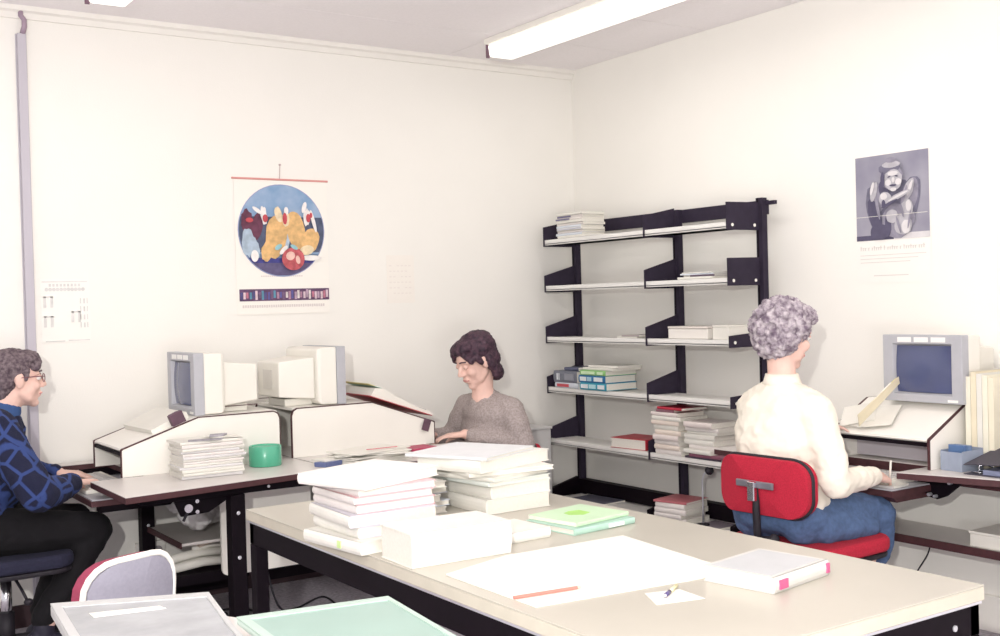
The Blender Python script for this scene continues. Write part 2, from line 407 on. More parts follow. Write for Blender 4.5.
# ------------------------------------------------------------------ steel bookcase on the right-hand wall
PX = 4.10         # post plane
posts = [5.25, 4.38, 3.79]
c = thing('steel_bookcase', 'black steel bookcase with white shelves in the corner', 'bookcase', (0, 0, 0))
ztops = [1.745, 1.86, 1.87]
for yv, zt in zip(posts, ztops):
    MB().m(brack).box(PX-.015, yv-.02, 0, PX+.02, yv+.02, zt).m(black).box(PX-.0165, yv+.004, 0, PX-.015, yv+.012, zt).build('post', None, c, .002)
MB().box(PX+.0205, posts[2]-.02, 1.79, PX+.035, 5.25, 1.86).build('top_rail', brack, c, .002)
MB().m(brack).box(PX+.01, posts[2]-.075, 1.835, PX+.03, posts[2]-.0205, 1.853).build('rail_end', None, c)
MB().box(PX-.03, posts[2]-.02, .265, PX+.025, 5.26, .345).build('bottom_beam', black, c, .003)
SZ = [1.725, 1.46, 1.165, .875, .575]
FX = 3.87
def shelf(y0, y1, z, slot):
    s = MB().m(shelfm).box(FX, y0+.004, z, PX-.03, y1-.004, z+.006).box(FX, y0+.004, z-.004, FX+.018, y1-.004, z+.026)
    s.m(shelfm).box(FX+.002, y0+.004, z+.0, PX-.03, y1-.004, z+.022)
    s.m(mat('shelf_slot', (.28, .27, .27), .6)).box(FX-.0006, y0+.10, z+.001, FX, y1-.01, z+.003)
    return s.build('shelf', None, c, .0015)
def plate(y, z, hf=.085, hr=.155):
    o = MB().prism([(FX-.008, z-.012), (PX-.02, z-.012), (PX-.02, z+hr-.012), (FX-.008, z+hf)], y-.002, y+.002, 'y')
    o.build('bracket', brack, c)
    for x in ((FX+.03, PX-.05) if y < 4 else ()):
        MB().m(whitep).cyl((x, y-.0045, z+.012), .008, .002, 12, axis='y').build('bolt', None, c)
for i, z in enumerate(SZ):
    hf = .085 if i else .10
    shelf(posts[1], posts[0], z, i); shelf(posts[2], posts[1], z, i)
    plate(posts[0]-.002, z, hf); plate(posts[1]+.0, z, hf)
    if i in (0, 1): plate(posts[2], z+.0, .12, .135)
    else: plate(posts[2], z, .045, .07)
# foot brackets and base shelf
for yv in posts:
    MB().prism([(FX-.02, 0), (PX-.031, 0), (PX-.031, .36), (FX-.02, .305)], yv-.012, yv+.012, 'y').build('foot', black, c, .003)
MB().m(shelfm).box(FX-.01, posts[1]+.03, .235, PX-.03, posts[0]-.03, .26).box(FX-.01, posts[1]+.03, .17, FX+.006, posts[0]-.03, .235).build('base_shelf', None, c, .002)
MB().m(shelfm).box(FX-.01, posts[2]+.03, .235, PX-.03, posts[1]-.03, .26).box(FX-.01, posts[2]+.03, .17, FX+.006, posts[1]-.03, .235).build('base_shelf', None, c, .002)

top = .0265
# books on it: local x of book = along spine; rz = 90deg -> spine faces +X?  use rz=-PI/2 so that spine (-y local) faces -X (room)
RB = -PI/2
DB = cover((.10, .10, .14)); 
sp = []
for i in range(10):
    cv = LB if i in (1, 4) else WC2 if i % 3 else WC
    dk = [(.02, .55, cover((.16, .15, .26)))] if i in (7, 8) else [(.03, .97, cover((.56, .56, .64)))] if i in (3,) else None
    sp.append((.225+.01*(i % 2), .16, .0135, cv, .004*(i % 3), .006*((i*2) % 3-1), .01*(i % 3-1), True,
               'thin periodical with a dark label' if i in (7, 8) else 'thin pale periodical', dk))
pile('periodical', 'magazine', FX+.085, 5.02, SZ[0]+top, RB, sp, '', 'in the top shelf stack', 'periodicals stacked on the top shelf')
z = pile('paper_pad', 'paper', FX+.10, 4.83, SZ[0]+top, RB, [(.19, .2, .006, WC, 0, 0, 0, True)], 'thin white pad', 'lying right of the stack on the top shelf', None)
pile('leaflet', 'paper', FX+.12, 4.56, SZ[2]+top, RB, [(.16, .2, .006, WC, 0, 0, 0, True), (.13, .2, .008, cover((.35, .30, .30)), 0, -.02, .05, True)], 'thin leaflet', 'on the third shelf left of the middle post', None)
pile('slim_book', 'book', FX+.12, 4.02, SZ[1]+top, RB, [(.24, .2, .012, WC, 0, .02, 0, True), (.16, .18, .008, cover((.12, .08, .12)), 0, -.02, .04, True), (.22, .18, .007, LB, 0, .02, .05, True), (.2, .18, .006, WC, 0, .02, -.03, True)], 'slim book', 'in the small pile on the second shelf', 'slim books on the second shelf')
b = thing('archive_box', 'pale flat archive box on the third shelf near the curly haired person', 'box', (FX+.11, 4.09, SZ[2]+top), 0)
MB().box(-.09, -.13, 0, .09, .15, .05).build('body', mat('translucent_box', (.80, .76, .71), .5, var=.02), b, .004)
MB().box(-.092, -.132, .051, .092, .152, .062).build('lid', mat('box_lid', (.74, .68, .63), .5, var=.02), b, .003)
b = thing('white_carton', 'white carton at the right end of the third shelf', 'box', (FX+.11, 3.80+.065, SZ[2]+top), 0)
MB().box(-.10, -.055, 0, .10, .05, .06).build('body', white, b, .003)
MB().box(-.102, -.057, .06, .102, .052, .068).build('lid', white, b, .002)

# fourth shelf: dictionaries
z4 = SZ[3]+top
G = 'thick reference books on the fourth shelf'
tw = cover((.75, .78, .80)); 
z = pile('reference_book', 'book', FX+.095, 5.065, z4, RB, [
    (.21, .20, .030, cover((.58, .62, .68)), 0, 0, 0, False, 'grey white book with a red title', [(.1, .62, cover((.55, .08, .10)))]),
    (.21, .20, .066, cover((.16, .17, .21)), 0, .012, 0, False, 'thick charcoal reference book', [(.15, .2, tw), (.24, .27, tw), (.5, .9, cover((.26, .27, .31)))])],
    '', 'in the left pile on the fourth shelf', G)
z = pile('dictionary', 'book', FX+.10, 4.82, z4, RB, [
    (.225, .22, .040, cover((.03, .30, .42)), 0, 0, 0, False, 'teal dictionary with white lettering', [(.05, .32, tw), (.36, .62, cover((.45, .68, .72))), (.7, .95, tw)]),
    (.225, .22, .040, cover((.02, .15, .33)), .0, .01, .01, False, 'dark blue dictionary with white lettering', [(.06, .3, tw), (.34, .5, cover((.4, .6, .7))), (.6, .92, tw)]),
    (.22, .22, .028, cover((.25, .50, .18)), .0, .0, -.01, False, 'green dictionary with pale lettering', [(.06, .6, cover((.6, .78, .5))), (.7, .92, cover((.6, .78, .5)))]),
    (.26, .20, .014, WC, 0, -.03, -.03, True, 'pale pamphlet'),
    (.24, .18, .012, WC, 0, -.06, .04, True, 'pale pamphlet')], '', 'in the right pile, fourth shelf', G)
book('notebook', 'dark small notebook on top of the charcoal reference book', 'book', (FX+.09, 5.05, z4+.0990), RB, .13, .14, .018, cover((.10, .11, .18)), G, True)

# fifth shelf
z5 = SZ[4]+top
book('red_hardback', 'thick red hardback with white pages lying on the fifth shelf', 'book', (FX+.10, 4.57, z5+.0004), .12, .19, .25, .055, cover((.46, .03, .05)))
random.seed(3)
def messy(n_, w, d, hs, tones):
    out = []
    for i in range(n_):
        cv, ds = random.choice(tones)
        out.append((w*random.uniform(.88, 1.08), d*random.uniform(.9, 1.05), random.choice(hs), cv, random.uniform(-.008, .012), random.uniform(-.012, .012), random.uniform(-.05, .05), True, ds))
    return out
tones = [(WC, 'white paperback'), (WC2, 'pinkish white paperback'), (WC, 'white paperback'), (cover((.80, .70, .62)), 'beige paperback'), (cover((.74, .66, .63)), 'pale pinkish paperback')]
sp = messy(9, .20, .18, (.016, .02, .026, .024), tones)
sp.append((.12, .16, .014, cover((.25, .12, .15)), 0, .02, .1, True, 'dark brown paperback')); sp.append((.19, .17, .012, RD, 0, -.03, -.05, True, 'red covered paperback'))
G5 = 'paperbacks stacked on the fifth shelf'
pile('paperback', 'book', FX+.085, 4.25, z5, RB, sp, '', 'in the left stack on the fifth shelf', G5)
sp = [(.24, .16, .010, cover((.09, .07, .10)), 0, -.01, .03, True, 'black thin paperback'), (.26, .18, .016, cover((.22, .08, .12)), .0, -.06, 0, True, 'dark red brown paperback')] + messy(7, .21, .18, (.014, .02, .026), tones)
pile('paperback', 'book', FX+.085, 4.01, z5, RB, sp, '', 'in the right stack on the fifth shelf', G5)
# base shelf
zb = .2605
book('dark_magazine', 'dark glossy magazine lying on the base shelf in the corner', 'magazine', (FX+.095, 4.95, zb), RB+.10, .28, .18, .012, cover((.10, .10, .14)), None, True)
sp = messy(4, .20, .19, (.02, .026), [(WC, 'white book'), (WC2, 'pinkish white book')]) + [(.20, .20, .010, cover((.50, .15, .17)), 0, -.0, .1, True, 'red patterned book')]
pile('journal', 'book', FX+.08, 4.24, zb, RB+.12, sp, '', 'in the base shelf pile', 'books piled on the base shelf')
book('thin_binder', 'dark edged thin binder right of the red topped pile', 'book', (FX+.06, 4.00, zb), RB, .16, .2, .012, cover((.2, .17, .2)), None, True)
b = thing('gooseneck_lamp', 'thin grey gooseneck stem with a round black head on the base shelf', 'lamp', (FX+.03, 4.03, zb+.0125))
MB().lathe([(.03, 0), (.03, .006), (.008, .010)]).build('base', rubber, b, smooth=True)
MB().tube([(0, 0, .008), (0, 0, .15), (0, .0, .22), (0, -.01, .25), (0, -.035, .272)], .0045, 8).build('stem', alu, b, smooth=True)
MB().ell((0, -.05, .275), (.022, .022, .022)).build('head', rubber, b, smooth=True)

# low grey cabinet against the back wall in the corner
b = thing('low_cabinet', 'light grey low cabinet against the wall behind the person in grey', 'cabinet', (3.70, 5.2, 0))
gm = mat('grey_cabinet', (.60, .59, .58), .6, var=.03)
MB().box(-.20, -.02, .04, .13, .155, .665).build('body', gm, b, .004)
MB().box(-.205, -.03, .666, .135, .155, .68).build('top', gm, b, .003)
MB().box(-.19, -.01, 0, .12, .14, .04).build('plinth', black, b)

# ------------------------------------------------------------------ terminal
def terminal(label, loc, rz, extra=0.0):
    """local: screen faces -x, centre of the screen front at x=0, z=0 is the foot"""
    c = thing('computer_terminal', label, 'computer monitor', loc, rz)
    w, h = .36, .268
    z0_, z1_ = .0, h
    # bezel: frame with a window
    b = MB().m(grey_pl)
    wi, bi, ti = .125, .038, .225       # opening half width, bottom, top
    def ring(x, hw, zl, zh): return [(x, -hw, zl), (x, hw, zl), (x, hw, zh), (x, -hw, zh)]
    P = ring(0, w/2, z0_, z1_) + ring(.0, wi+.008, bi-.008, ti+.008) + ring(.022, wi, bi, ti) + ring(.045, w/2, z0_, z1_)
    F = []
    for a in (0, 4): F += [(a+i, a+(i+1) % 4, a+4+(i+1) % 4, a+4+i) for i in range(4)]
    F += [(8, 9, 10, 11), (0, 1, 13, 12), (1, 2, 14, 13), (2, 3, 15, 14), (3, 0, 12, 15), (15, 14, 13, 12)]
    b.poly(P, F); b.build('bezel', None, c, .003)
    lb = MB()
    for k in (-1, 0, 1): lb.box(-.0012, k*.077-.032, ti+.014, .0, k*.077+.032, ti+.034)
    lb.build('top_label', mat('label_white', (.84, .83, .80), .5), c)
    MB().box(-.001, -.16, .006, 0, -.115, .016).build('badge', mat('label_white', (1, 1, 1)), c)
    # bulged glass
    s = MB(); N = 10
    P = []; F = []
    for i in range(N+1):
        for j in range(N+1):
            u = -1+2*i/N; v = -1+2*j/N
            P.append((.020-.016*(1-(u*u)*.5-(v*v)*.5), u*wi, (bi+ti)/2+v*(ti-bi)/2))
    for i in range(N):
        for j in range(N): a = i*(N+1)+j; F.append((a, a+1, a+N+2, a+N+1))
    s.poly(P, F); s.build('screen_glass', screen, c, smooth=True)
    # housing: front section then a tapering rear
    hs = MB().m(cream_pl)
    def loft(secs):
        P = []; F = []
        for (x, hw, zl, zh) in secs: P += ring(x, hw, zl, zh)
        for k in range(len(secs)-1):
            a = 4*k; F += [(a+i, a+(i+1) % 4, a+4+(i+1) % 4, a+4+i) for i in range(4)]
        e = 4*(len(secs)-1); F += [(3, 2, 1, 0), (e, e+1, e+2, e+3)]
        hs.poly(P, F)
    loft([(.0455, w/2-.004, .002, h-.002), (.125, w/2-.006, .003, h-.004), (.14, w/2-.014, .02, h-.012)])
    hs.build('front_housing', None, c, .005)
    hs = MB().m(cream_pl); loft([(.1405, w/2-.04, .03, h-.045), (.31, w/2-.062, .045, h-.062)])
    hs.build('rear_housing', None, c, .006)
    gr = MB().m(mat('vent_plastic', (.70, .67, .62), .6, var=.05))
    gr.box(.3105, -.05, .08, .3125, .05, .17)
    gr.build('rear_vent', None, c)
    MB().m(cream_pl).box(.13, -.09, 0, .27, .09, .034).build('foot', None, c, .004)
    MB().m(brown).box(.1405, -w/2+.042, .0265, .30, -w/2+.05, .0295).build('shadow_gap', None, c)
    return c

def riser(name, label, loc, rz, L, Wd, zf, zr, xs_, group=None):
    """document riser: open at the front (-x); loc = front centre on the desk"""
    c = thing(name, label, 'riser', loc, rz)
    def outline(i=0.0): return [(0+i, 0), (0+i, zf-i), (.006+i, zf+.004-i), (xs_, zr-i), (L-.03, zr-i), (L-i-.008, zr-.01-i), (L-i, zr-.035), (L-i, 0)]
    for s in (-1, 1):
        y = s*(Wd/2)
        m = MB().m(whitep); a, b_ = (y-.004, y+.004)
        m.prism(outline(.003), a, b_, 'y'); m.build('side_panel', None, c)
        # brown edge band
        o, q = outline(), outline(.0045); e = MB().m(brown); n_ = len(o)
        for i in range(n_-1):
            pts = [(o[i][0], o[i][1]), (o[i+1][0], o[i+1][1]), (q[i+1][0], q[i+1][1]), (q[i][0], q[i][1])]
            e.prism(pts, y-.0055, y+.0055, 'y')
        e.build('edge_band', None, c)
    MB().m(whitep).prism([(.004, zf-.006), (.008, zf+.002), (xs_, zr), (xs_, zr-.012), (.01, zf-.012)], -Wd/2+.006, Wd/2-.006, 'y').build('sloping_top', None, c)
    MB().box(xs_+.001, -Wd/2+.006, zr-.012, L-.012, Wd/2-.006, zr).build('flat_top', whitep, c)
    MB().box(.004, -Wd/2+.006, zf-.028, .012, Wd/2-.006, zf-.0125).build('front_lip', black, c)
    MB().box(.16, -Wd/2+.006, .004, .166, Wd/2-.006, zf).build('inner_back', mat('riser_inside', (.50, .46, .50), .7), c)
    return c

# ------------------------------------------------------------------ the two facing desks along the back wall
DZ = .72
def frame_leg(c, x, y, z1=.655):
    m = MB().m(black).box(x-.03, y-.03, 0.0, x+.03, y+.03, z1).m(alu)
    for z in (.58, .40): m.cyl((x, y-.032, z), .008, .003, 10, axis='y')
    m.build('leg', None, c, .004)
def desk_pair(label, loc, sx, shelf_x0):
    """sx=+1: operator on the -x side; local origin at operator-side near corner on the floor"""
    c = thing('computer_desk', label, 'desk', loc)
    c.scale = (1, 1, 1)
    S = lambda x: x*sx
    # top outline (x along the wall from the operator side, y towards the wall); notch between .5 and 1.08
    out = [(0, 0), (.90, .13), (.90, 1.18), (.02, 1.18), (.02, 1.085), (.22, 1.085), (.22, .5), (0, .5)]
    out = [(S(x), y) for x, y in out]
    MB().m(deskm).prism(out, DZ-.003, DZ, 'z').build('desktop', None, c)
    MB().m(brown).prism(out, DZ-.026, DZ-.0032, 'z').build('edging', None, c)
    a = [S(.10), S(.80)]; 
    MB().box(min(a), .16, .655, max(a), .20, .69).build('rail', black, c, .003)
    MB().box(min(a), 1.08, .655, max(a), 1.12, .69).build('rail', black, c, .003)
    frame_leg(c, S(.485), .18); frame_leg(c, S(.40), 1.12)
    bl = MB().m(alu)
    for x in (.62, .76): bl.cyl((S(x), .156, .672), .006, .004, 8, axis='y')
    bl.build('bolt', None, c)
    # low shelf
    x0, x1 = sorted((S(shelf_x0), S(.89)))
    MB().m(deskm).box(x0, .62, .378, x1, 1.14, .390).build('low_shelf', None, c)
    MB().m(brown).box(x0-.006, .61, .37, x0, 1.15, .395).build('shelf_edging', None, c)
    MB().m(brown).box(x1, .61, .37, x1+.006, 1.15, .395).build('shelf_edging', None, c)
    x0, x1 = sorted((S(.44), S(.86)))
    MB().box(x0, 1.05, .06, x1, 1.07, .11).build('low_rail', black, c)
    # adjustable keyboard tray
    x0, x1 = sorted((S(-.02), S(.35)))
    t_ = MB().m(grey_pl).box(x0, .40, .655-.0, x1, 1.06, .660); t_.m(brown).box(x0-.005, .395, .632, x1, 1.065, .6545)
    t_.build('keyboard_tray', None, c)
    b_ = MB().m(black); q = [(.02, .60), (.30, .60), (.36, .655), (.02, .655)]
    b_.prism([(S(x), z) for x, z in q][::(1 if sx > 0 else -1)], .43, .50, 'y').build('tray_arm', None, c)
    k = MB().m(black).prism([(S(x), z) for x, z in ((.24, .655), (.50, .655), (.38, .59), (.27, .585))], .20, .215, 'y')
    k.build('tilt_bracket', None, c)
    k = MB().m(chrome).cyl((S(.29), .17, .62), .017, .03, 14, axis='y').cyl((S(.33), .185, .642), .008, .015, 8, axis='y').cyl((S(.33), .185, .60), .008, .015, 8, axis='y')
    k.m(rubber).tube([(S(.29), .18, .61), (S(.27), .18, .57)], .006, 6)
    k.build('tilt_knob', None, c)
    return c
desk1 = desk_pair('white desk with brown edging where the person in the patterned blue jumper types', (1.145, 4.18, 0), 1, .40)
desk_pair('white desk with brown edging in front of the person in the grey jumper', (2.955, 4.18, 0), -1, .10)
MB().m(whitep).prism(rrect(.56, .235, .985, .69, .03), .561, .577, 'y').build('modesty_panel', None, desk1)
for x, z in ((.94, .285), (.95, .62), (.60, .62)): MB().m(rubber).cyl((x, .5585, z), .006, .002, 8, axis='y').build('screw', None, desk1)

# risers and terminals
riser('document_riser', 'white document riser left of the other riser, its slope facing left', (1.27, 4.905, DZ+.0005), 0, .70, .43, .115, .225, .33)
riser('document_riser', 'white document riser with an open book on its slope', (2.79, 4.945, DZ+.0005), PI, .75, .43, .105, .225, .34)
terminal('computer terminal with grey bezel facing the person at far left', (1.595, 4.895, DZ+.2265), 0)
terminal('computer terminal seen from behind, facing the person in grey', (2.32, 4.92, DZ+.2265), PI+.03)

def keyboard(label, loc, rz):
    c = thing('keyboard', label, 'keyboard', loc, rz)
    MB().m(cream_pl).prism([(-.085, 0), (.085, 0), (.085, .032), (-.085, .014)], -.21, .21, 'y').build('case', None, c, .003)
    ks = MB().m(mat('key_caps', (.60, .58, .57), .5, var=.05))
    for i in range(5):
        for j in range(14):
            x = -.065+i*.027; y = -.185+j*.0265
            z = .014+(x+.085)/.17*.018
            ks.box(x, y, z, x+.021, y+.022, z+.007)
    ks.build('keys', None, c)
    return c
keyboard('cream keyboard on the low tray under the hands of the person in blue', (1.225, 4.95, .6605), 0)
keyboard('cream keyboard in front of the person in the grey jumper', (2.875, 4.95, .6605), PI)

# things on the man's desk
c = thing('document_tray', 'shallow white tray of papers tilted on the slope of the left riser', 'tray', (1.44, 4.88, DZ+.165), 0)
c.rotation_euler = (0, -.40, .05)
MB().m(white).box(-.16, -.15, 0, .14, .20, .004).box(-.03, -.15, .004, .14, .20, .03).build('papers', None, c)
MB().m(mat('purple_brown_box', (.13, .07, .10), .6, var=.2)).box(.06, -.175, -.0, .10, -.155, .055).box(.055, -.18, -.012, .115, -.151, .052).build('clip_box', None, c, .002)
random.seed(11)
zz = DZ+.001
G = 'papers in the tall stack on the left desk'
for i in range(13):
    w_, d_ = .255+random.uniform(-.015, .01), .18+random.uniform(-.01, .01)
    h_ = random.choice((.009, .011, .013, .014))
    book('report', 'white report, %s in the stack beside the green pot' % ('topmost' if i == 12 else ORD[i] if i < 11 else 'second from the top'), 'report',
         (1.57+random.uniform(-.008, .008), 4.52+random.uniform(-.008, .008), zz), random.uniform(-.05, .05), w_, d_, h_, [WC, WC, WC2, cover((.72, .70, .70))][random.randrange(4)], G, True)
    zz += h_+.0006
c = thing('folded_printout', 'creased grey and white printout lying on the tall paper stack', 'paper', (1.58, 4.50, zz+.0005))
MB().m(mat('grey_print', (.40, .38, .42), .7, var=.3, scale=40)).prism([(-.11, -.06), (.02, -.08), (.05, -.03), (-.09, .0)], 0, .002, 'z').m(white).prism([(.02, -.02), (.12, -.07), (.12, .05), (-.02, .05)], .0022, .004, 'z').m(mat('grey_print', (1, 1, 1))).prism([(0, .0), (.06, .0), (.09, .04), (.02, .05)], .0042, .012, 'z').build('sheets', None, c)
c = thing('plastic_pot', 'round green pot standing on the left desk', 'pot', (1.86, 4.60, DZ+.0005))
grn = mat('green_plastic', (.09, .42, .27), .25, var=.05, scale=20, spec=.6)
MB().m(grn).lathe([(.068, 0), (.07, .003), (.070, .084), (.066, .087), (.062, .085), (.062, .01), (.001, .009)]).build('wall', None, c, smooth=True)
MB().m(mat('green_lid', (.12, .46, .31), .4, var=.05)).lathe([(.0615, .076), (.0615, .079), (.001, .080)]).build('lid', None, c)
c = thing('blue_folder', 'dark blue folder edge sticking out of white papers on the left desk', 'folder', (2.08, 4.38, DZ+.0005), .15)
MB().m(cover((.12, .15, .30))).prism([(-.06, -.03), (.10, 0), (.10, .03), (-.08, .03)], 0, .02, 'z').build('cover', None, c, .002)
MB().m(white).box(-.05, -.005, .0205, .12, .10, .026).build('papers', None, c)

# loose papers between desks and the big table
c = thing('loose_papers', 'low heap of loose white papers at the right end of the left desk', 'papers', (2.28, 4.42, DZ+.0005))
m = MB().m(white); random.seed(5)
for i in range(9):
    a = random.uniform(-.35, .35); m.box(-.17, -.10, i*.0055, .15, .10, i*.0055+.004, rot=Matrix.Rotation(a, 3, 'Z'))
m.build('sheets', None, c)
MB().m(cover((.62, .20, .22))).box(-.05, -.06, .053, .10, -.052, .056).build('red_clip', None, c)
c = thing('red_booklet', 'small dark red and white booklet at the foot of the right riser', 'book', (2.52, 4.42, DZ+.0005), .1)
MB().m(cover((.42, .04, .10))).box(-.07, -.06, 0, .07, .06, .035).build('cover', None, c, .003)
MB().m(white).box(-.09, -.064, .01, .02, -.0605, .022).build('label', None, c)
# open book on riser 2
c = thing('open_book', 'open book with a red spine edge lying on the slope of the right riser', 'book', (2.62, 4.93, DZ+.178), 0)
c.rotation_euler = (0, .34, 0)
m = MB().m(cover((.50, .05, .07))).box(-.19, -.19, .012, .17, .17, .015)
m.build('cover', None, c)
m = MB().m(white)
P = [(-.18, .0155), (-.17, .055), (-.12, .068), (-.05, .050), (.06, .034), (.17, .030), (.17, .0155)]
m.prism(P, -.185, .165, 'y'); m.build('pages', None, c)
MB().m(mat('dark_leaf', (.25, .23, .27), .7, var=.2)).box(.08, -.12, .037, .17, .05, .040).build('marker', None, c)
MB().m(mat('yellow_paper', (.80, .74, .35), .7)).box(-.19, -.14, .070, -.15, .15, .072).m(mat('mint_paper', (.55, .72, .62), .7)).box(-.15, -.14, .069, -.11, .15, .071).build('page_tabs', None, c)
MB().m(mat('purple_brown_box', (1, 1, 1))).box(.115, -.2206, -.070, .155, -.2196, -.012, rot=Matrix.Rotation(.0, 3, 'Y')).build('clip_box', None, c)

# plastic bags and papers on the low shelf
bagm = mat('bag_plastic', (.74, .72, .71), .35, var=.15, scale=14, bump=.8, bscale=30)
m = MB()
random.seed(9)
for i in range(9): m.ell((random.uniform(-.15, .15), random.uniform(-.08, .08), .075+random.uniform(0, .10)), (random.uniform(.06, .10), random.uniform(.05, .08), random.uniform(.05, .08)))
o = blob(m, 'plastic_bag', bagm, None, .009, 2, rough=(.018, 14)); o.location = (1.745, 4.99, .397)
props(o, 'crumpled white plastic bag on the low shelf under the left desk', 'bag')
c = thing('paper_roll', 'rolled white papers heaped on a low black stand under the left desk', 'papers', (1.67, 4.98, .235))
m = MB().m(white)
for i, (x, y, z, L, r) in enumerate(((0, 0, .02, .30, .022), (.02, -.05, .022, .28, .02), (.01, -.02, .06, .26, .02), (.05, .03, .055, .22, .018), (.06, -.01, .09, .16, .016))):
    m.tube([(x-L/2, y, z-.02*(i == 0)), (x, y+.01, z+.01), (x+L/2, y+.02, z)], r, 12)
m.m(mat('beige_roll', (.72, .60, .50), .7)).tube([(.0, -.04, .115), (.07, -.02, .125)], .017, 12)
m.build('rolls', None, c, smooth=True)
MB().m(black).box(-.17, -.10, -.05, .21, .10, -.003).build('crate_top', None, c)
for x in (-.155, .195): MB().m(black).box(x-.012, -.09, -.235, x+.012, .09, -.0505).build('crate_side', None, c)
# wall sockets
c = thing('wall_socket', 'white double wall socket under the left desk', 'socket', (1.58, WY-.02, .26))
MB().box(-.07, 0, -.045, .07, .02, .045).build('plate', skirt_w, c, .003)
m = MB().m(mat('socket_shadow', (.35, .32, .34), .6))
for x in (-.033, .033): m.cyl((x, -.001, 0), .022, .002, 18, axis='y')
m.build('outlet', None, c)
# cables on the floor
def cable(label, pts, r=.005, m_=rubber):
    P = [Vector(p) for p in pts]; P = [P[0]*2-P[1]]+P+[P[-1]*2-P[-2]]; Q = []
    for i in range(1, len(P)-2):
        for k in range(8):
            t = k/8; a, b, c_, d = P[i-1], P[i], P[i+1], P[i+2]
            q = .5*((2*b)+(c_-a)*t+(2*a-5*b+4*c_-d)*t*t+(3*b-a-3*c_+d)*t**3); q.z = max(q.z, r+.001); Q.append(q)
    Q.append(P[-2])
    o = MB().m(m_).tube(Q, r, 6).build('floor_cable', smooth=True)
    return props(o, label, 'cable')
cable('black cable looping on the carpet right of the left desk leg', [(1.95, 4.9, .30), (1.98, 4.8, .05), (2.1, 4.85, .006), (2.28, 4.95, .006), (2.2, 4.6, .006), (2.0, 4.45, .006), (1.85, 4.4, .006)])
cable('black cable coiled on the carpet beneath the left desk shelf', [(1.60, 5.1, .2), (1.62, 5.1, .01), (1.75, 5.05, .006), (1.9, 5.0, .006), (1.88, 4.75, .006), (1.65, 4.8, .006), (1.75, 4.95, .006), (1.95, 4.7, .006), (1.8, 4.55, .006), (1.72, 4.7, .006)])
cable('black cable snaking near the floor socket under the left desk', [(1.5, 5.2, .006), (1.65, 4.95, .006), (1.8, 4.98, .006), (1.7, 4.65, .006), (1.9, 4.6, .006), (1.75, 4.5, .006), (1.82, 4.4, .006)])
cable('thin black lead from the round plug behind the red chair', [(4.17, 3.80, .47), (4.12, 3.74, .45), (4.08, 3.6, .40), (4.1, 3.5, .38), (4.12, 3.4, .1)], .004)
c = thing('power_plug', 'black round plug lying on the carpet under the left desk', 'plug', (1.72, 5.02, .0))
MB().ell((0, 0, .03), (.035, .03, .028)).tube([(.03, 0, .03), (.06, 0, .03)], .008, 8).build('body', rubber, c, smooth=True)

# ------------------------------------------------------------------ big central table
TX0, TX1, TY0, TY1, TZ = 1.335, 2.245, 1.45, 3.48, .75
c = thing('work_table', 'large cream work table on a black steel frame in the foreground', 'table', (0, 0, 0))
MB().m(tablem).box(TX0, TY0, TZ-.004, TX1, TY1, TZ).build('tabletop', None, c, .001)
MB().m(tedge).box(TX0, TY0, TZ-.034, TX1, TY1, TZ-.0042).build('edge_band', None, c, .002)
MB().m(alu).box(TX0+.004, TY0+.004, TZ-.041, TX1-.004, TY1-.004, TZ-.0342).build('metal_strip', None, c)
fr = MB().m(black); a = .008
fr.box(TX0+a, TY0+a, .64, TX0+a+.035, TY1-a, TZ-.0412).box(TX1-a-.035, TY0+a, .64, TX1-a, TY1-a, TZ-.0412)
fr.box(TX0+a, TY0+a, .64, TX1-a, TY0+a+.035, TZ-.0412).box(TX0+a, TY1-a-.035, .64, TX1-a, TY1-a, TZ-.0412)
fr.build('apron', None, c, .003)
for x in (TX0+a+.022, TX1-a-.022):
    for y in (TY0+a+.022, TY1-a-.022):
        MB().m(black).box(x-.022, y-.022, 0, x+.022, y+.022, .64).build('leg', None, c, .003)
m = MB().m(alu)
for x in (TX1-.10, TX0+.1): m.cyl((x, TY0+a-.003, .67), .007, .003, 10, axis='y')
m.build('bolt', None, c)

# pile A
T = TZ+.0005
TA = 'large books piled on the work table'
big = 'large white hardback'
bw = (.34, .26)
PE = cover((.76, .45, .48)); GE = cover((.62, .60, .66))
sp = [(.28, .27, .034, WC, .0, .0, .12, False, 'white hardback with a green mark', [(.62, .68, cover((.55, .72, .30)))]),
      (.26, .25, .030, GE, .02, .02, .03, False, 'white hardback with grey edges', None, WC),
      (.27, .26, .032, GE, .01, .02, -.04, False, 'white hardback with grey edges', None, WC),
      (.26, .24, .024, PE, .02, .03, .02, False, 'pink edged hardback', None, WC2),
      (.26, .24, .020, PE, .015, .03, .0, False, 'pink edged hardback', None, WC2),
      (.26, .24, .020, PE, .022, .03, .04, False, 'pink edged hardback', None, WC2),
      (.25, .30, .030, cover((.85, .80, .76)), .01, .035, .33, False, 'cream hardback')]
pile('large_book', 'book', 1.43, 2.77, T, -PI/2, sp, big, 'in the left table pile', TA)
sp = [(.26, .20, .018, WC, 0, 0, .0), (.25, .20, .018, LB, .01, 0, .1), (.25, .20, .02, WC, -.01, 0, -.08), (.25, .2, .02, cover((.45, .45, .5)), .01, .01, .05), (.26, .2, .02, WC, 0, 0, 0)]
pile('large_book', 'book', 1.70, 3.12, T, -PI/2, sp, 'white hardback', 'in the low pile between the tall piles', TA)
sp = [(.32, .24, .045, WC, .0, .0, .0), (.31, .23, .040, WC, .01, .0, .03), (.32, .25, .014, cover((.70, .74, .70)), -.01, .0, .1), (.31, .26, .014, WC, -.02, .0, .25), (.30, .30, .014, WC, .0, .0, -.1),
      (.26, .34, .038, WC, -.02, .0, .28), (.30, .30, .010, cover((.70, .71, .72)), -.06, .02, .45)]
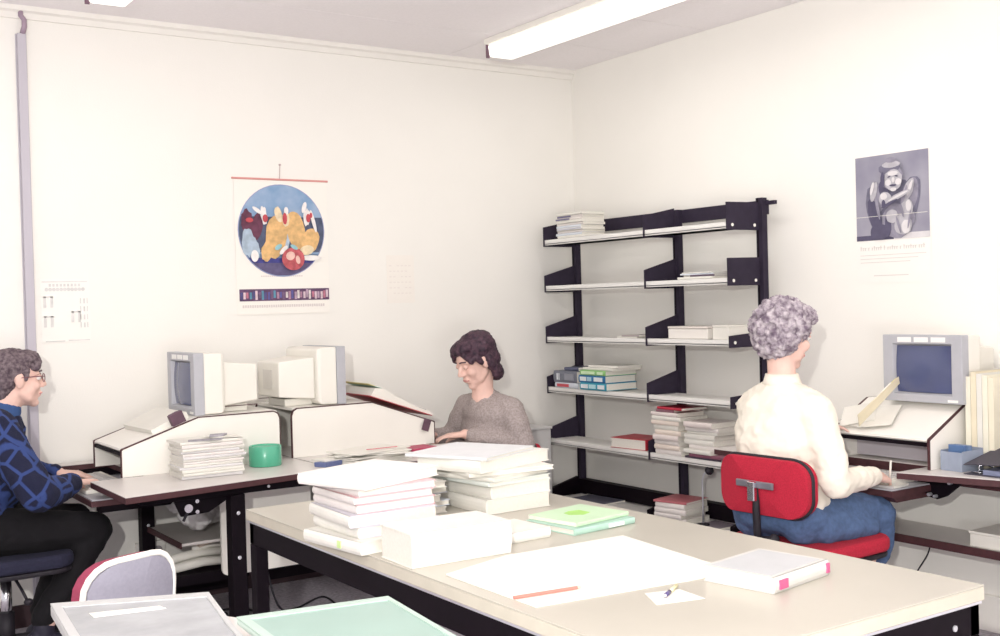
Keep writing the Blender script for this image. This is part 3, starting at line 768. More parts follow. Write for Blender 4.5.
pile('large_book', 'book', 1.985, 3.02, T, -PI/2, sp, big, 'in the right table pile', TA)
# white thick box-like volume
book('thick_volume', 'very thick white volume lying in front of the two piles on the table', 'book', (1.49, 2.485, T), -.03, .29, .17, .085, WC)
book('thin_white_book', 'thin white book beside the thick volume on the table', 'book', (1.74, 2.56, T), .05, .16, .16, .028, WC)
# green books
gc = cover((.55, .74, .50)); ge = cover((.42, .62, .52))
book('green_booklet', 'pale green booklet with a white spine band, beneath the other green booklet', 'book', (1.99, 2.56, T), .1, .24, .20, .018, ge, None, False, [(.55, .8, cover((.85, .86, .80)))])
c = book('green_booklet', 'pale green booklet with a bright green emblem, lying on top', 'book', (1.995, 2.575, T+.019), .16, .22, .19, .012, gc, None, True)
MB().m(mat('bright_green', (.38, .68, .15), .5, var=.1)).prism([(-.04, .0), (-.01, -.03), (.03, -.02), (.035, .03), (.0, .04), (-.03, .03)], .0122, .0126, 'z').build('emblem', None, c)
# big sheet
c = thing('drawing_sheet', 'very large white sheet of paper spread over the table', 'paper', (0, 0, T))
MB().m(white).prism([(1.375, 2.30), (1.375, 1.93), (1.92, 1.87), (1.98, 2.36), (1.60, 2.37)], 0, .0022, 'z').build('sheet', None, c)
MB().m(mat('paper_line', (.78, .76, .72), .8)).prism([(1.40, 2.2), (1.93, 2.1), (1.93, 2.101), (1.40, 2.202)], .0024, .0026, 'z').prism([(1.40, 2.08), (1.93, 1.99), (1.93, 1.991), (1.40, 2.082)], .0024, .0026, 'z').build('fold_mark', None, c)
c = thing('red_pencil', 'slim red pencil lying on the large white sheet', 'pencil', (1.455, 1.995, T+.0066), -.13)
MB().m(mat('pencil_red', (.70, .20, .16), .4, var=.03)).tube([(-.085, 0, 0), (.075, 0, 0)], .0038, 6).build('shaft', None, c)
MB().m(mat('pencil_wood', (.75, .58, .42), .6)).tube([(.0751, 0, 0), (.088, 0, 0)], .0037, 6, .0006).build('tip', None, c)
# boxed volume with pink spots
c = book('boxed_volume', 'white thick book with two pink spots on its edge, near the table corner', 'book', (1.93, 1.795, T), .17, .225, .185, .036, cover((.62, .605, .57)))
pk = mat('pink_spot', (.60, .12, .26), .6, var=.2)
MB().m(pk).box(-.098, -.1005, .008, -.066, -.096, .028).build('pink_mark', None, c)
MB().m(pk).box(.098, -.1005, .008, .109, -.096, .030).build('pink_mark', None, c)
MB().m(cover((.52, .53, .54))).box(-.10, -.08, .0362, .10, .08, .0368).build('title_panel', None, c)
c = thing('note_paper', 'small white note paper under a pen on the table', 'paper', (1.65, 1.82, T), .1)
MB().m(white).prism([(-.07, -.03), (.04, -.07), (.06, .02), (-.02, .05)], 0, .001, 'z').build('sheet', None, c)
c = thing('ballpoint_pen', 'short dark and yellow ballpoint pen lying on the note paper', 'pen', (1.665, 1.83, T+.006), .55)
MB().m(mat('pen_dark', (.10, .08, .20), .3)).tube([(-.035, 0, 0), (.0, 0, 0)], .0045, 8).build('grip', None, c, smooth=True)
MB().m(mat('pen_yellow', (.75, .70, .42), .4)).tube([(.0005, 0, 0), (.055, 0, 0)], .004, 8).build('barrel', None, c, smooth=True)
MB().m(alu).tube([(-.045, 0, 0), (-.0352, 0, 0)], .001, 6, .004).build('tip', None, c)

# ------------------------------------------------------------------ foreground left: side table with two folders
c = thing('side_table', 'small low table carrying the two folders in the bottom left foreground', 'table', (0, 0, 0))
MB().m(deskm).prism([(.56, 1.5), (1.0, 1.5), (1.12, 1.88), (.98, 2.16), (.86, 2.40), (.58, 2.50)], .70, .725, 'z').build('tabletop', None, c, .002)
for x, y in ((.62, 1.6), (.95, 1.6), (.64, 2.3), (.9, 2.15)): MB().m(black).box(x-.02, y-.02, 0, x+.02, y+.02, .6995).build('leg', None, c)
fg = mat('clouded_plastic', (.40, .41, .43), .25, var=.22, scale=9)
def slab(name, label, pts, z0, z1, body, rim, inner, cat):
    c = thing(name, label, cat, (0, 0, z0))
    cx_ = sum(p[0] for p in pts)/len(pts); cy_ = sum(p[1] for p in pts)/len(pts)
    MB().m(body).prism(pts, 0, z1-z0, 'z').build('body', None, c, .004)
    q = [(cx_+(p[0]-cx_)*.9, cy_+(p[1]-cy_)*.9) for p in pts]
    n_ = len(pts); m = MB().m(rim)
    for i in range(n_):
        j = (i+1) % n_; m.prism([pts[i], pts[j], q[j], q[i]], z1-z0+.0002, z1-z0+.004, 'z')
    m.build('rim', None, c)
    MB().m(inner).prism(q, z1-z0+.0003, z1-z0+.0015, 'z').build('panel', None, c)
    return c
slab('ring_binder', 'whitish translucent plastic folder in the bottom left foreground', [(.50, 2.10), (.56, 1.85), (.76, 1.80), (.79, 2.05), (.815, 2.22), (.865, 2.50), (.55, 2.635)], .726, .752, mat('folder_white', (.55, .55, .54), .3, var=.05), mat('folder_rim', (.50, .50, .50), .3, var=.04), fg, 'folder')
MB().m(white).prism([(.60, 2.50), (.74, 2.46), (.745, 2.43), (.60, 2.46)], .0275, .0285, 'z').build('label', None, bpy.data.objects['ring_binder'])
slab('green_folder', 'pale mint green folder beside the translucent one in the foreground', [(.79, 1.80), (1.02, 1.60), (1.09, 1.72), (1.10, 1.83), (1.135, 2.14), (.815, 2.195)], .757, .770, mat('mint_edge', (.52, .62, .55), .4, var=.03), mat('mint_rim', (.44, .56, .49), .4, var=.04), mat('mint_panel', (.30, .43, .38), .35, var=.06, scale=5), 'folder')

# grey-backed chair
c = thing('visitor_chair', 'chair with grey back shell, white rim and pink cushion behind the folders', 'chair', (.782, 2.79, 0), .36)
# local: back shell faces -y (viewer), the sitter looks +y
def shell(y, inset, th, zs=0.0, W=.138, z0=.50, z1=.80, N=14):
    P2 = rrect(-W+inset, z0, W-inset, z1-inset, .085)
    P2 = [((x*(1-.10*(z1-z)/(z1-z0)) if True else x), z) for x, z in P2]
    return P2
def curve_y(x): return 1.3*x*x
def shell_mesh(name, m_, inset, y0_, y1_, ring=False):
    P = shell(0, inset, 0); n_ = len(P)
    mb = MB().m(m_); ctr = (0, .65)
    def grid(yoff):
        rows = []
        for f in (1.0, .75, .5, .25, .02):
            rows.append([mb.bm.verts.new(((ctr[0]+(x-ctr[0])*f), yoff+curve_y(ctr[0]+(x-ctr[0])*f)-.06*((ctr[1]+(z-ctr[1])*f)-.65), ctr[1]+(z-ctr[1])*f)) for x, z in P])
        return rows
    A, B = grid(y0_), grid(y1_)
    fs = []
    for G_ in (A, B):
        for a in range(4 if not ring else 0):
            for i in range(n_): fs.append(mb.bm.faces.new((G_[a][i], G_[a][(i+1) % n_], G_[a+1][(i+1) % n_], G_[a+1][i])))
        if not ring: fs.append(mb.bm.faces.new(G_[4]))
    for i in range(n_): fs.append(mb.bm.faces.new((A[0][i], A[0][(i+1) % n_], B[0][(i+1) % n_], B[0][i])))
    mb._mark(fs); return mb.build(name, None, c, smooth=False)
shell_mesh('back_shell', mat('grey_shell', (.30, .29, .35), .6, var=.08, scale=120), .008, 0, .012)
P = shell(0, .002, 0)
MB().m(mat('white_rim', (.84, .82, .76), .5)).tube([(x, .006+curve_y(x)-.06*(z-.65), z) for x, z in P]+[(P[0][0], .006+curve_y(P[0][0])-.06*(P[0][1]-.65), P[0][1])], .008, 8).build('rim', None, c, smooth=True)
shell_mesh('back_cushion', mat('pink_fabric', (.30, .045, .09), .9, var=.15, scale=200), .004, .014, .055)
m = MB().m(mat('pink_fabric', (1, 1, 1))).prism([(x, y) for x, y in rrect(-.21, .06, .21, .46, .06)], .44, .49, 'z'); m.build('seat', None, c, .015)
MB().m(mat('grey_shell', (1, 1, 1))).prism([(x, y) for x, y in rrect(-.215, .055, .215, .465, .06)], .425, .439, 'z').build('seat_shell', None, c)
for sx in (-1, 1):
    MB().m(chrome).tube([(sx*.17, .10, .425), (sx*.21, .04, .2), (sx*.23, .0, .0)], .011, 8).build('leg', None, c, smooth=True)
    MB().m(chrome).tube([(sx*.17, .40, .425), (sx*.21, .46, .2), (sx*.23, .50, .0)], .011, 8).build('leg', None, c, smooth=True)
    MB().m(chrome).tube([(sx*.10, .04, .43), (sx*.10, .0+.02, .5), (sx*.10, .02, .56)], .009, 8).build('back_support', None, c, smooth=True)

# ------------------------------------------------------------------ office chairs
def office_chair(label, loc, rz, fabric, seat_z=.46, back_lo=.60, back_hi=.83, bw_=.20, n_group=None, back_x=-.23, tilt=0.0):
    """local +x is where the sitter looks"""
    c = thing('office_chair', label, 'chair', loc, rz)
    ol = rrect(-.22, -.23, .23, .23, .09)
    MB().m(fabric).prism(ol, seat_z-.055, seat_z, 'z').build('seat', None, c, .018, seg=3)
    MB().m(rubber).prism([(x*.97, y*.97) for x, y in ol], seat_z-.075, seat_z-.056, 'z').build('seat_pan', None, c, .006)
    bo = rrect(-bw_, back_lo, bw_, back_hi, .07, 8)
    def bent(ol_, x0, x1, m_, nm, parent=c):
        mb = MB().m(m_); NF = 6
        rows = {}
        fs = []
        cz_ = (back_lo+back_hi)/2
        for key, xo in (('a', x0), ('b', x1)):
            rows[key] = []
            for f in [1-.98*i/NF for i in range(NF+1)]:
                rows[key].append([mb.bm.verts.new((back_x+xo+.9*(y*f)**2, y*f, cz_+(z-cz_)*f)) for y, z in ol_])
        n_ = len(ol_)
        for key in rows:
            for a in range(NF):
                for i in range(n_): fs.append(mb.bm.faces.new((rows[key][a][i], rows[key][a][(i+1) % n_], rows[key][a+1][(i+1) % n_], rows[key][a+1][i])))
            fs.append(mb.bm.faces.new(rows[key][NF]))
        for i in range(n_): fs.append(mb.bm.faces.new((rows['a'][0][i], rows['a'][0][(i+1) % n_], rows['b'][0][(i+1) % n_], rows['b'][0][i])))
        mb._mark(fs); return mb.build(nm, None, parent, .004)
    bk = bent(bo, -.03, .03, fabric, 'backrest')
    loop = [(back_x-.0+.9*y*y, y, z) for y, z in bo]; loop.append(loop[0])
    MB().m(rubber).tube(loop, .008, 8).build('piping', None, bk, smooth=True)
    MB().m(rubber).tube([(0, 0, seat_z-.08), (-.20, 0, seat_z-.09), (-.285, 0, seat_z-.04), (-.292, 0, back_lo+.02), (-.285, 0, back_lo+.10)], .014, 8).build('back_arm', None, c, smooth=True)
    MB().m(mat('steel_grey', (.30, .29, .33), .35, metal=.7)).box(back_x-.041, -.085, back_lo+.10, back_x-.031, .085, back_lo+.125).m(chrome).box(back_x-.060, -.016, back_lo+.055, back_x-.042, .016, back_lo+.125).build('back_clamp', None, c, .003)
    MB().m(rubber).tube([(-.27, -.0, seat_z+.02), (-.27, -.06, seat_z+.03)], .012, 10).ell((-.27, -.06, seat_z+.03), (.02, .018, .02)).build('tilt_knob', None, c, smooth=True)
    MB().m(rubber).box(-.10, -.09, seat_z-.105, .10, .09, seat_z-.077).build('mechanism', None, c, .005)
    MB().m(chrome).cyl((0, 0, .16), .022, seat_z-.265, 16).m(rubber).cyl((0, 0, .075), .03, .14, 16).build('column', None, c, smooth=True)
    MB().m(rubber).tube([(.02, -.10, seat_z-.1), (.03, -.16, seat_z-.13), (.04, -.19, seat_z-.16)], .006, 8).ell((.045, -.2, seat_z-.17), (.018, .014, .014)).build('lever', None, c, smooth=True)
    for k in range(5):
        q = 2*PI*k/5+.3
        d = Vector((math.cos(q), math.sin(q), 0))
        l = MB().m(rubber).tube([d*.02+Vector((0, 0, .10)), d*.15+Vector((0, 0, .09)), d*.27+Vector((0, 0, .065))], .022, 8, .013).build('base_arm', None, c, smooth=True)
        MB().m(rubber).ell(d*.27+Vector((0, 0, .028)), (.028, .028, .028)).build('castor', None, l, smooth=True)
    return c
office_chair('red office chair with black piping under the curly haired person', (3.285, 2.835, 0), .04, redfab, .50, .61, .815, back_x=-.262)
office_chair('black office chair under the person at far left', (.84, 4.82, 0), 0, mat('navy_seat', (.02, .02, .045), .9, var=.2, scale=100), .46, .62, .86)
office_chair('red office chair behind the person in the grey jumper', (3.02, 4.66, 0), PI, redfab, .46, .56, .69)

# ------------------------------------------------------------------ the right-hand desk
c = thing('computer_desk', 'white desk with brown edging along the wall on the right', 'desk', (0, 0, 0))
out = [(3.58, 2.665), (3.66, 2.40), (3.72, 2.20), (3.74, 1.85), (4.17, 1.85), (4.17, 3.62), (3.58, 3.62), (3.58, 3.15), (3.80, 3.15), (3.80, 2.665)]
MB().m(deskm).prism(out, DZ-.003, DZ, 'z').build('desktop', None, c)
MB().m(brown).prism(out, DZ-.026, DZ-.0032, 'z').build('edging', None, c)
MB().box(3.80, 1.85, .655, 3.825, 3.58, .6935).build('rail', brown, c, .003)
MB().m(grey_pl).box(3.545, 2.66, .652, 3.79, 3.145, .657).m(brown).box(3.54, 2.655, .628, 3.79, 3.15, .6515).build('keyboard_tray', None, c)
MB().m(brown).prism([(3.57, .6275), (3.80, .6275), (3.80, .60), (3.60, .60)], 2.68, 2.74, 'y').build('tray_arm', None, c)
MB().m(black).prism([(2.72, .650), (2.70, .69), (2.50, .69), (2.59, .615), (2.63, .598), (2.67, .605)], 3.775, 3.79, 'x').build('tilt_bracket', None, c, .002)
for (y, z, r) in ((2.675, .640, .013), (2.655, .616, .007), (2.630, .612, .006), (2.565, .670, .007)): MB().m(alu).cyl((3.757, y, z), r, .017, 12, axis='x').build('knob', None, c)
MB().m(deskm).box(3.90, 1.85, .385, 4.17, 3.60, .405).build('low_shelf', None, c)
MB().m(brown).box(3.892, 1.85, .376, 3.8995, 3.60, .408).build('shelf_edging', None, c)
for y in (1.9, 3.52):
    MB().m(black).box(3.83, y-.03, 0, 3.885, y+.03, .654).build('leg', None, c, .003)
    MB().m(black).box(3.886, y-.02, .345, 4.15, y+.02, .375).build('shelf_arm', None, c)
riser('document_riser', 'white document riser on the right desk, in front of the front facing screen', (3.70, 2.84, DZ+.0005), 0, .465, .46, .115, .235, .24)
terminal('computer terminal with blue grey screen facing the room on the right desk', (3.872, 2.755, DZ+.2365), 0)
keyboard('cream keyboard on the low tray at the right desk', (3.68, 2.93, .6575), 0)
# papers on the riser
pr = thing('loose_papers', 'fanned cream papers lying on the slope of the right desk riser', 'papers', (3.80, 2.95, DZ+.172), 0)
pr.rotation_euler = (0, -.455, 0)
m = MB().m(white)
for i, (a, y) in enumerate(((.1, -.0), (-.15, .03), (.3, -.05), (.5, .05))): m.box(-.08, y-.07, i*.003, .08, y+.07, i*.003+.002, rot=Matrix.Rotation(a, 3, 'Z'))
m.build('sheets', None, pr)
f = thing('tan_folder', 'narrow cream folder standing tilted on the papers in front of the right screen', 'folder', (3.725, 2.93, DZ+.155), 0)
f.rotation_euler = (.35, -.72, -.35)
MB().m(mat('tan_card', (.74, .66, .48), .7, var=.05)).prism([(-.02, 0), (.23, .0), (.24, .03), (.0, .05)], -.003, 0, 'y').m(white).prism([(.0, .0), (.20, .0), (.20, .035), (.0, .04)], .0005, .006, 'y').build('cover', None, f)
MB().m(mat('yellow_paper', (1, 1, 1))).prism([(.19, .0), (.235, .0), (.235, .026), (.20, .03)], .0065, .0075, 'y').build('tab', None, f)
# standing folders
G = 'standing cream folders on the right desk'
fl_ = [cover((.84, .80, .66)), cover((.80, .72, .54)), WC, cover((.84, .80, .66)), cover((.82, .76, .60))]
ordn = ['leftmost', 'second from left', 'middle', 'second from right', 'rightmost']
for i in range(5):
    f = thing('standing_folder', 'cream folder standing upright right of the screen, %s of the row' % ordn[i], 'folder', (4.035, 2.568-.024*i, DZ+.0005), 0, G)
    h_ = .345+.006*((i*3) % 4)
    m = MB().m(fl_[i]).box(-.14, -.011, 0, .14, -.009, h_).box(-.14, .009, 0, .14, .011, h_).box(-.142, -.011, 0, -.14, .011, h_); m.build('cover', None, f)
    MB().m(page).box(-.1395, -.0085, .004, .13, .0085, h_-.012).build('pages', None, f)
b = thing('ring_binder', 'black ring binder standing upright at the right edge, white marks on its spine', 'binder', (4.08, 2.40, DZ+.0005), 0)
bk = cover((.07, .065, .09))
MB().m(bk).box(-.10, -.038, 0, -.097, .038, .32).box(-.10, -.038, 0, .10, -.035, .32).box(-.10, .035, 0, .10, .038, .32).build('cover', None, b)
MB().m(page).box(-.09, -.03, .01, .09, .03, .30).build('pages', None, b)
m = MB().m(white)
for i in range(8): m.tube([(-.1015, .012, .10+i*.022), (-.107, .0, .105+i*.022), (-.1015, -.012, .11+i*.022)], .003, 6)
m.build('coil', None, b, smooth=True)
b = thing('index_box', 'blue grey open box holding blue booklets on the right desk', 'box', (3.805, 2.54, DZ+.0005), -.05)
b.scale = (.9, .62, .95)
m = MB().m(mat('bluegrey_card', (.30, .34, .43), .7, var=.08))
m.box(-.07, -.075, 0, .07, .075, .004).box(-.07, -.075, .004, -.067, .075, .075).box(.067, -.075, .004, .07, .075, .085).box(-.067, -.075, .004, .067, -.072, .080).box(-.067, .072, .004, .067, .075, .080)
m.build('body', None, b)
MB().m(cover((.10, .18, .36))).box(-.04, -.055, .0045, -.02, .05, .10).m(cover((.16, .24, .40))).box(-.01, -.06, .0045, .01, .055, .098).m(bk).box(.02, -.03, .0045, .035, .06, .093).build('booklets', None, b)
b = thing('ring_binder', 'black lever arch binder lying flat on the right desk at the picture edge', 'binder', (3.835, 2.325, DZ+.0005), -PI/2+.04)
MB().m(bk).box(-.15, -.12, 0, .15, .12, .003).prism([(-.12, .0035), (.12, .0035), (.12, .085), (-.12, .035)], .147, .15, 'x').build('cover', None, b)
mat('binder_board', (.05, .045, .065), .6, var=.1, scale=15)
m = MB().m(mat('binder_board', (1, 1, 1))); m.poly([(-.15, -.12, .034), (.147, -.12, .055), (.147, .12, .100), (-.15, .12, .075), (-.15, -.12, .037), (.147, -.12, .058), (.147, .12, .103), (-.15, .12, .078)], [(0, 3, 2, 1), (4, 5, 6, 7), (0, 1, 5, 4), (1, 2, 6, 5), (2, 3, 7, 6), (3, 0, 4, 7)]); m.build('top_board', None, b)
MB().m(cover((.20, .22, .33))).box(-.08, -.11, .004, .14, .11, .022).build('pages', None, b)
MB().m(chrome).tube([(-.13, -.05, .004), (-.13, -.05, .025), (-.11, -.03, .03), (-.09, -.02, .02)], .004, 8).tube([(-.135, .05, .004), (-.135, .05, .03), (-.11, .06, .038)], .004, 8).box(-.145, -.08, .0035, -.10, .08, .007).build('lever', None, b, smooth=True)
b = thing('storage_box', 'white flat box on the low shelf under the right desk', 'box', (4.03, 2.42, .4055), 0)
MB().m(white).box(-.11, -.20, 0, .10, .17, .05).build('body', None, b, .003)
MB().m(white).box(-.113, -.203, .0505, .103, .173, .06).build('lid', None, b, .002)
cable('thin cable hanging on the wall below the right desk shelf', [(4.165, 2.93, .36), (4.165, 2.95, .28), (4.165, 3.0, .2), (4.165, 3.02, .16)], .003)

# ------------------------------------------------------------------ people
def frame(F, Uv=(0, 0, 1)):
    F = Vector(F).normalized(); L = Vector(Uv).cross(F).normalized(); Uu = F.cross(L)
    return F, L, Uu, Matrix((F, L, Uu)).transposed()
def add_head(mb, C, F, s=1.0):
    F, L, Uv, Rm = frame(F); C = Vector(C)
    P = lambda x, y, z: C+(F*x+L*y+Uv*z)*s
    E = lambda c_, r_: mb.ell(P(*c_), tuple(v*s for v in r_), Rm, 24)
    K = lambda a, ra, b_, rb: mb.caps(P(*a), ra*s, P(*b_), rb*s, 12)
    E((-.012, 0, .035), (.094, .073, .080)); E((.022, 0, -.025), (.062, .058, .080)); E((.030, 0, -.075), (.046, .044, .034))
    E((.058, 0, -.098), (.022, .024, .018))
    K((.080, 0, .012), .009, (.103, 0, -.024), .0105)
    for q in (-1, 1):
        K((.076, q*.012, .028), .010, (.066, q*.045, .024), .010)
        E((.056, q*.036, -.026), (.024, .024, .024)); K((.095, q*.009, -.030), .008, (.090, q*.012, -.030), .006)
        E((.032, q*.034, -.045), (.030, .026, .034)); E((-.006, q*.074, -.005), (.019, .009, .032)); K((.03, q*.036, -.072), .022, (-.0, q*.042, -.05), .022)
    K((.083, -.016, -.056), .0065, (.083, .016, -.056), .0065); K((.080, -.014, -.067), .0075, (.080, .014, -.067), .0075)
    return P, Rm
def add_hand(mb, Wr, F, back, side, s=1.0, curls=(.35, .45, .5), thumb_in=.4):
    """Wr wrist, F towards the fingers, back = dorsal direction, side=+1 if the thumb lies on +y of the frame"""
    F = Vector(F).normalized(); Y = Vector(back).cross(F).normalized()*side; Z = Vector(back).normalized(); Z = (Z-F*Z.dot(F)).normalized()
    P = lambda x, y, z: Vector(Wr)+(F*x+Y*y+Z*z)*s
    for y, kx in ((.030, .085), (.010, .09), (-.011, .086), (-.030, .078)):
        mb.caps(P(.0, y*.6, 0), .015*s, P(kx, y, .002), .0115*s, 10)
    for y, kx, Ls, rr in ((.032, .085, (.040, .024, .018), .0088), (.011, .09, (.044, .028, .020), .009), (-.011, .086, (.041, .026, .019), .0086), (-.031, .078, (.032, .019, .016), .0078)):
        x, z, a = kx, .002, 0.0
        for i, l_ in enumerate(Ls):
            a += curls[i]*(1+.12*(y*30)); nx_, nz = x+l_*math.cos(a), z-l_*math.sin(a)
            mb.caps(P(x, y*(1+.1*i), z), (rr-.0008*i)*s, P(nx_, y*(1+.1*(i+1)), nz), (rr-.0008*(i+1))*s, 8); x, z = nx_, nz
    mb.caps(P(.015, .018, -.004), .015*s, P(.048, .046, -.014), .011*s, 10)
    mb.caps(P(.048, .046, -.014), .011*s, P(.078, .050-.01*thumb_in, -.024), .0095*s, 8)
    mb.caps(P(.078, .050-.01*thumb_in, -.024), .0095*s, P(.098, .044-.02*thumb_in, -.032), .008*s, 8)
    return P
def face_bits(c, P, Rm, s, brow_col, lid=0.0):
    for q in (-1, 1):
        e = MB().m(eyew).ell(P(.0735, q*.031, .006), (.0115*s,)*3, Rm, 12)
        e = e.build('eye', None, c, smooth=True)
        MB().m(iris).ell(P(.0835, q*.0315, .004), (.0035*s, .0055*s, .0055*s), Rm, 10).build('iris', None, e, smooth=True)
        MB().m(skin).ell(P(.0745, q*.031, .012-lid), (.0128*s, .0138*s, (.0075+lid*.8)*s), Rm, 10).build('eyelid', None, c, smooth=True)
        MB().m(brow_col).tube([P(.089, q*.014, .030), P(.087, q*.03, .034), P(.074, q*.047, .030)], .003*s, 6).build('eyebrow', None, c, smooth=True)
    MB().m(lipm).tube([P(.080, -.022, -.061), P(.0895, -.008, -.0585), P(.0895, .008, -.0585), P(.080, .022, -.061)], .0035*s, 8).build('mouth', None, c, smooth=True)
V = Vector

# --- person at far left, in the patterned blue jumper
c = thing('person', 'person in a patterned blue jumper and dark trousers with glasses, typing at far left', 'person', (0, 0, 0))
HC, HF = (.925, 4.9, 1.137), (1, -.0, .0)
m = MB().m(skin); P, Rm = add_head(m, HC, HF)
m.limb([P(-.02, 0, -.05), (.865, 4.9, 1.02), (.82, 4.9, .93)], [.056, .058, .10])
m.limb([(.80, 4.9, .90), (.76, 4.9, .72), (.72, 4.88, .57)], [.13, .12, .13])
sR, eR, wR = V((.80, 4.72, .965)), V((.93, 4.60, .70)), V((1.105, 4.765, .712))
sL, eL, wL = V((.80, 5.08, .965)), V((.95, 5.17, .72)), V((1.11, 5.06, .715))
m.limb([(.80, 4.9, .95), sR, eR, wR], [.07, .055, .042, .026]); m.limb([(.80, 4.9, .95), sL, eL, wL], [.07, .055, .042, .026])
add_hand(m, wR, (.92, .38, -.12), (-.15, .0, 1), 1, curls=(.35, .5, .5)); add_hand(m, wL, (.95, -.2, -.12), (-.1, 0, 1), -1, curls=(.3, .45, .5))
hR, kR, aR = V((.74, 4.78, .55)), V((1.165, 4.72, .515)), V((.955, 4.70, .17))
hL, kL, aL = V((.74, 4.98, .55)), V((1.155, 5.03, .515)), V((1.02, 5.02, .12))
m.limb([hR, kR, aR], [.085, .055, .038]); m.limb([hL, kL, aL], [.085, .055, .038])
blob(m, 'body', skin, c, .0055, 3)
jm = bpy.data.materials.new('patterned_knit'); jm.use_nodes = True; nt = jm.node_tree; bs = nt.nodes['Principled BSDF']; bs.inputs['Roughness'].default_value = .95
tc = nt.nodes.new('ShaderNodeTexCoord'); mp = nt.nodes.new('ShaderNodeMapping'); mp.inputs['Rotation'].default_value = (0, .75, .3); nt.links.new(tc.outputs['Object'], mp.inputs[0])
vo = nt.nodes.new('ShaderNodeTexVoronoi'); vo.feature = 'DISTANCE_TO_EDGE'; vo.inputs['Scale'].default_value = 13; vo.inputs['Randomness'].default_value = .45; nt.links.new(mp.outputs[0], vo.inputs['Vector'])
rp = nt.nodes.new('ShaderNodeValToRGB'); e = rp.color_ramp.elements; e[0].position = .055; e[0].color = (.03, .055, .19, 1); e[1].position = .10; e[1].color = (.008, .010, .035, 1)
nt.links.new(vo.outputs['Distance'], rp.inputs[0]); nt.links.new(rp.outputs[0], bs.inputs['Base Color'])
ne = nt.nodes.new('ShaderNodeTexNoise'); ne.inputs['Scale'].default_value = 220; bp = nt.nodes.new('ShaderNodeBump'); bp.inputs['Strength'].default_value = .5; bp.inputs['Distance'].default_value = .004
nt.links.new(tc.outputs['Object'], ne.inputs[0]); nt.links.new(ne.outputs[0], bp.inputs['Height']); nt.links.new(bp.outputs[0], bs.inputs['Normal'])
m = MB().m(jm)
m.limb([(.85, 4.9, .985), (.83, 4.9, .92)], [.07, .12])
m.ell((.81, 4.9, .86), (.145, .215, .15)); m.ell((.79, 4.9, .74), (.155, .205, .15)); m.ell((.74, 4.89, .62), (.15, .20, .10))
for a, b_, d in ((sR, eR, wR), (sL, eL, wL)):
    m.limb([(.80, 4.9, .93), a, (a+b_)/2, b_, b_+(d-b_)*.5, b_+(d-b_)*.86], [.10, .078, .078, .070, .058, .045])
blob(m, 'jumper', jm, c, .008, 4, rough=(.008, 9))
m = MB().m(jm).limb([b_+0*b_ for b_ in (eR+(wR-eR)*.80, eR+(wR-eR)*.95)], [.038, .036]); blob(m, 'cuff', mat('dark_cuff', (.012, .012, .03), .9, var=.1), c, .005, 2)
m = MB().m(jm).limb([P(-.055, 0, -.125), P(-.075, 0, -.15)], [.066, .08]); blob(m, 'collar', mat('blue_collar', (.04, .09, .24), .9, var=.1, scale=60), c, .006, 2)
tr = mat('black_trousers', (.004, .003, .005), .9, var=.2, scale=30)
m = MB().m(tr).ell((.74, 4.88, .56), (.16, .20, .10))
m.limb([hR, (hR+kR)/2+V((0, 0, .0)), kR, (kR+aR)/2, aR+V((0, 0, .03))], [.105, .092, .072, .062, .052]); m.limb([hL, (hL+kL)/2, kL, (kL+aL)/2, aL+V((0, 0, .03))], [.105, .092, .072, .062, .052])
blob(m, 'trousers', tr, c, .008, 4, rough=(.008, 8))
for a in (aR, aL):
    sh = MB().m(rubber).caps(a+V((-.04, 0, -.055)), .034, a+V((.07, -.01, -.075)), .034).caps(a+V((.07, -.01, -.075)), .034, a+V((.15, -.02, -.08)), .026).caps(a, .04, a+V((0, 0, -.05)), .04)
    so = blob(sh, 'shoe', mat('dark_shoe', (.02, .018, .035), .5, var=.2), c, .006, 3)
    m = MB().m(white)
    for i in range(4): m.tube([a+V((.055+.018*i, -.030-.002*i, -.035-.008*i)), a+V((.062+.018*i, .01, -.030-.009*i))], .0022, 6)
    m.build('lace', None, so, smooth=True)
hg = mat('grey_brown_hair', (.20, .155, .165), .8, col2=(.07, .045, .06), scale=70, bump=.8, bscale=180)
m = MB().m(hg); E = lambda c_, r_: m.ell(P(*c_), r_, Rm, 24)
E((-.028, 0, .052), (.096, .083, .078)); E((-.055, 0, .005), (.062, .078, .075)); E((.035, 0, .085), (.052, .066, .034)); E((-.062, 0, -.045), (.042, .062, .045))
m.caps(P(.07, -.03, .070), .020, P(.06, -.058, .045), .014); m.caps(P(.07, .03, .070), .020, P(.06, .058, .045), .014); m.caps(P(.075, -.02, .07), .018, P(.07, .02, .075), .02)
m.caps(P(.02, -.068, .03), .016, P(.018, -.070, -.0), .009)
blob(m, 'hair', hg, c, .005, 2, rough=(.005, 30))
face_bits(c, P, Rm, 1, hg)
gm_ = mat('glasses_frame', (.20, .07, .09), .3, var=.05)
g_ = MB().m(gm_)
for q in (-1, 1):
    pts = [P(.094, q*.034+.022*math.cos(t*PI/8), .004+.017*math.sin(t*PI/8)) for t in range(17)]
    g_.tube(pts, .0018, 6); g_.tube([P(.094, q*.056, .010), P(.07, q*.074, .012), P(.0, q*.080, .010), P(-.012, q*.08, -.005)], .0018, 6)
g_.tube([P(.094, -.012, .008), P(.098, 0, .010), P(.094, .012, .008)], .0018, 6)
g_.build('glasses', None, c, smooth=True)

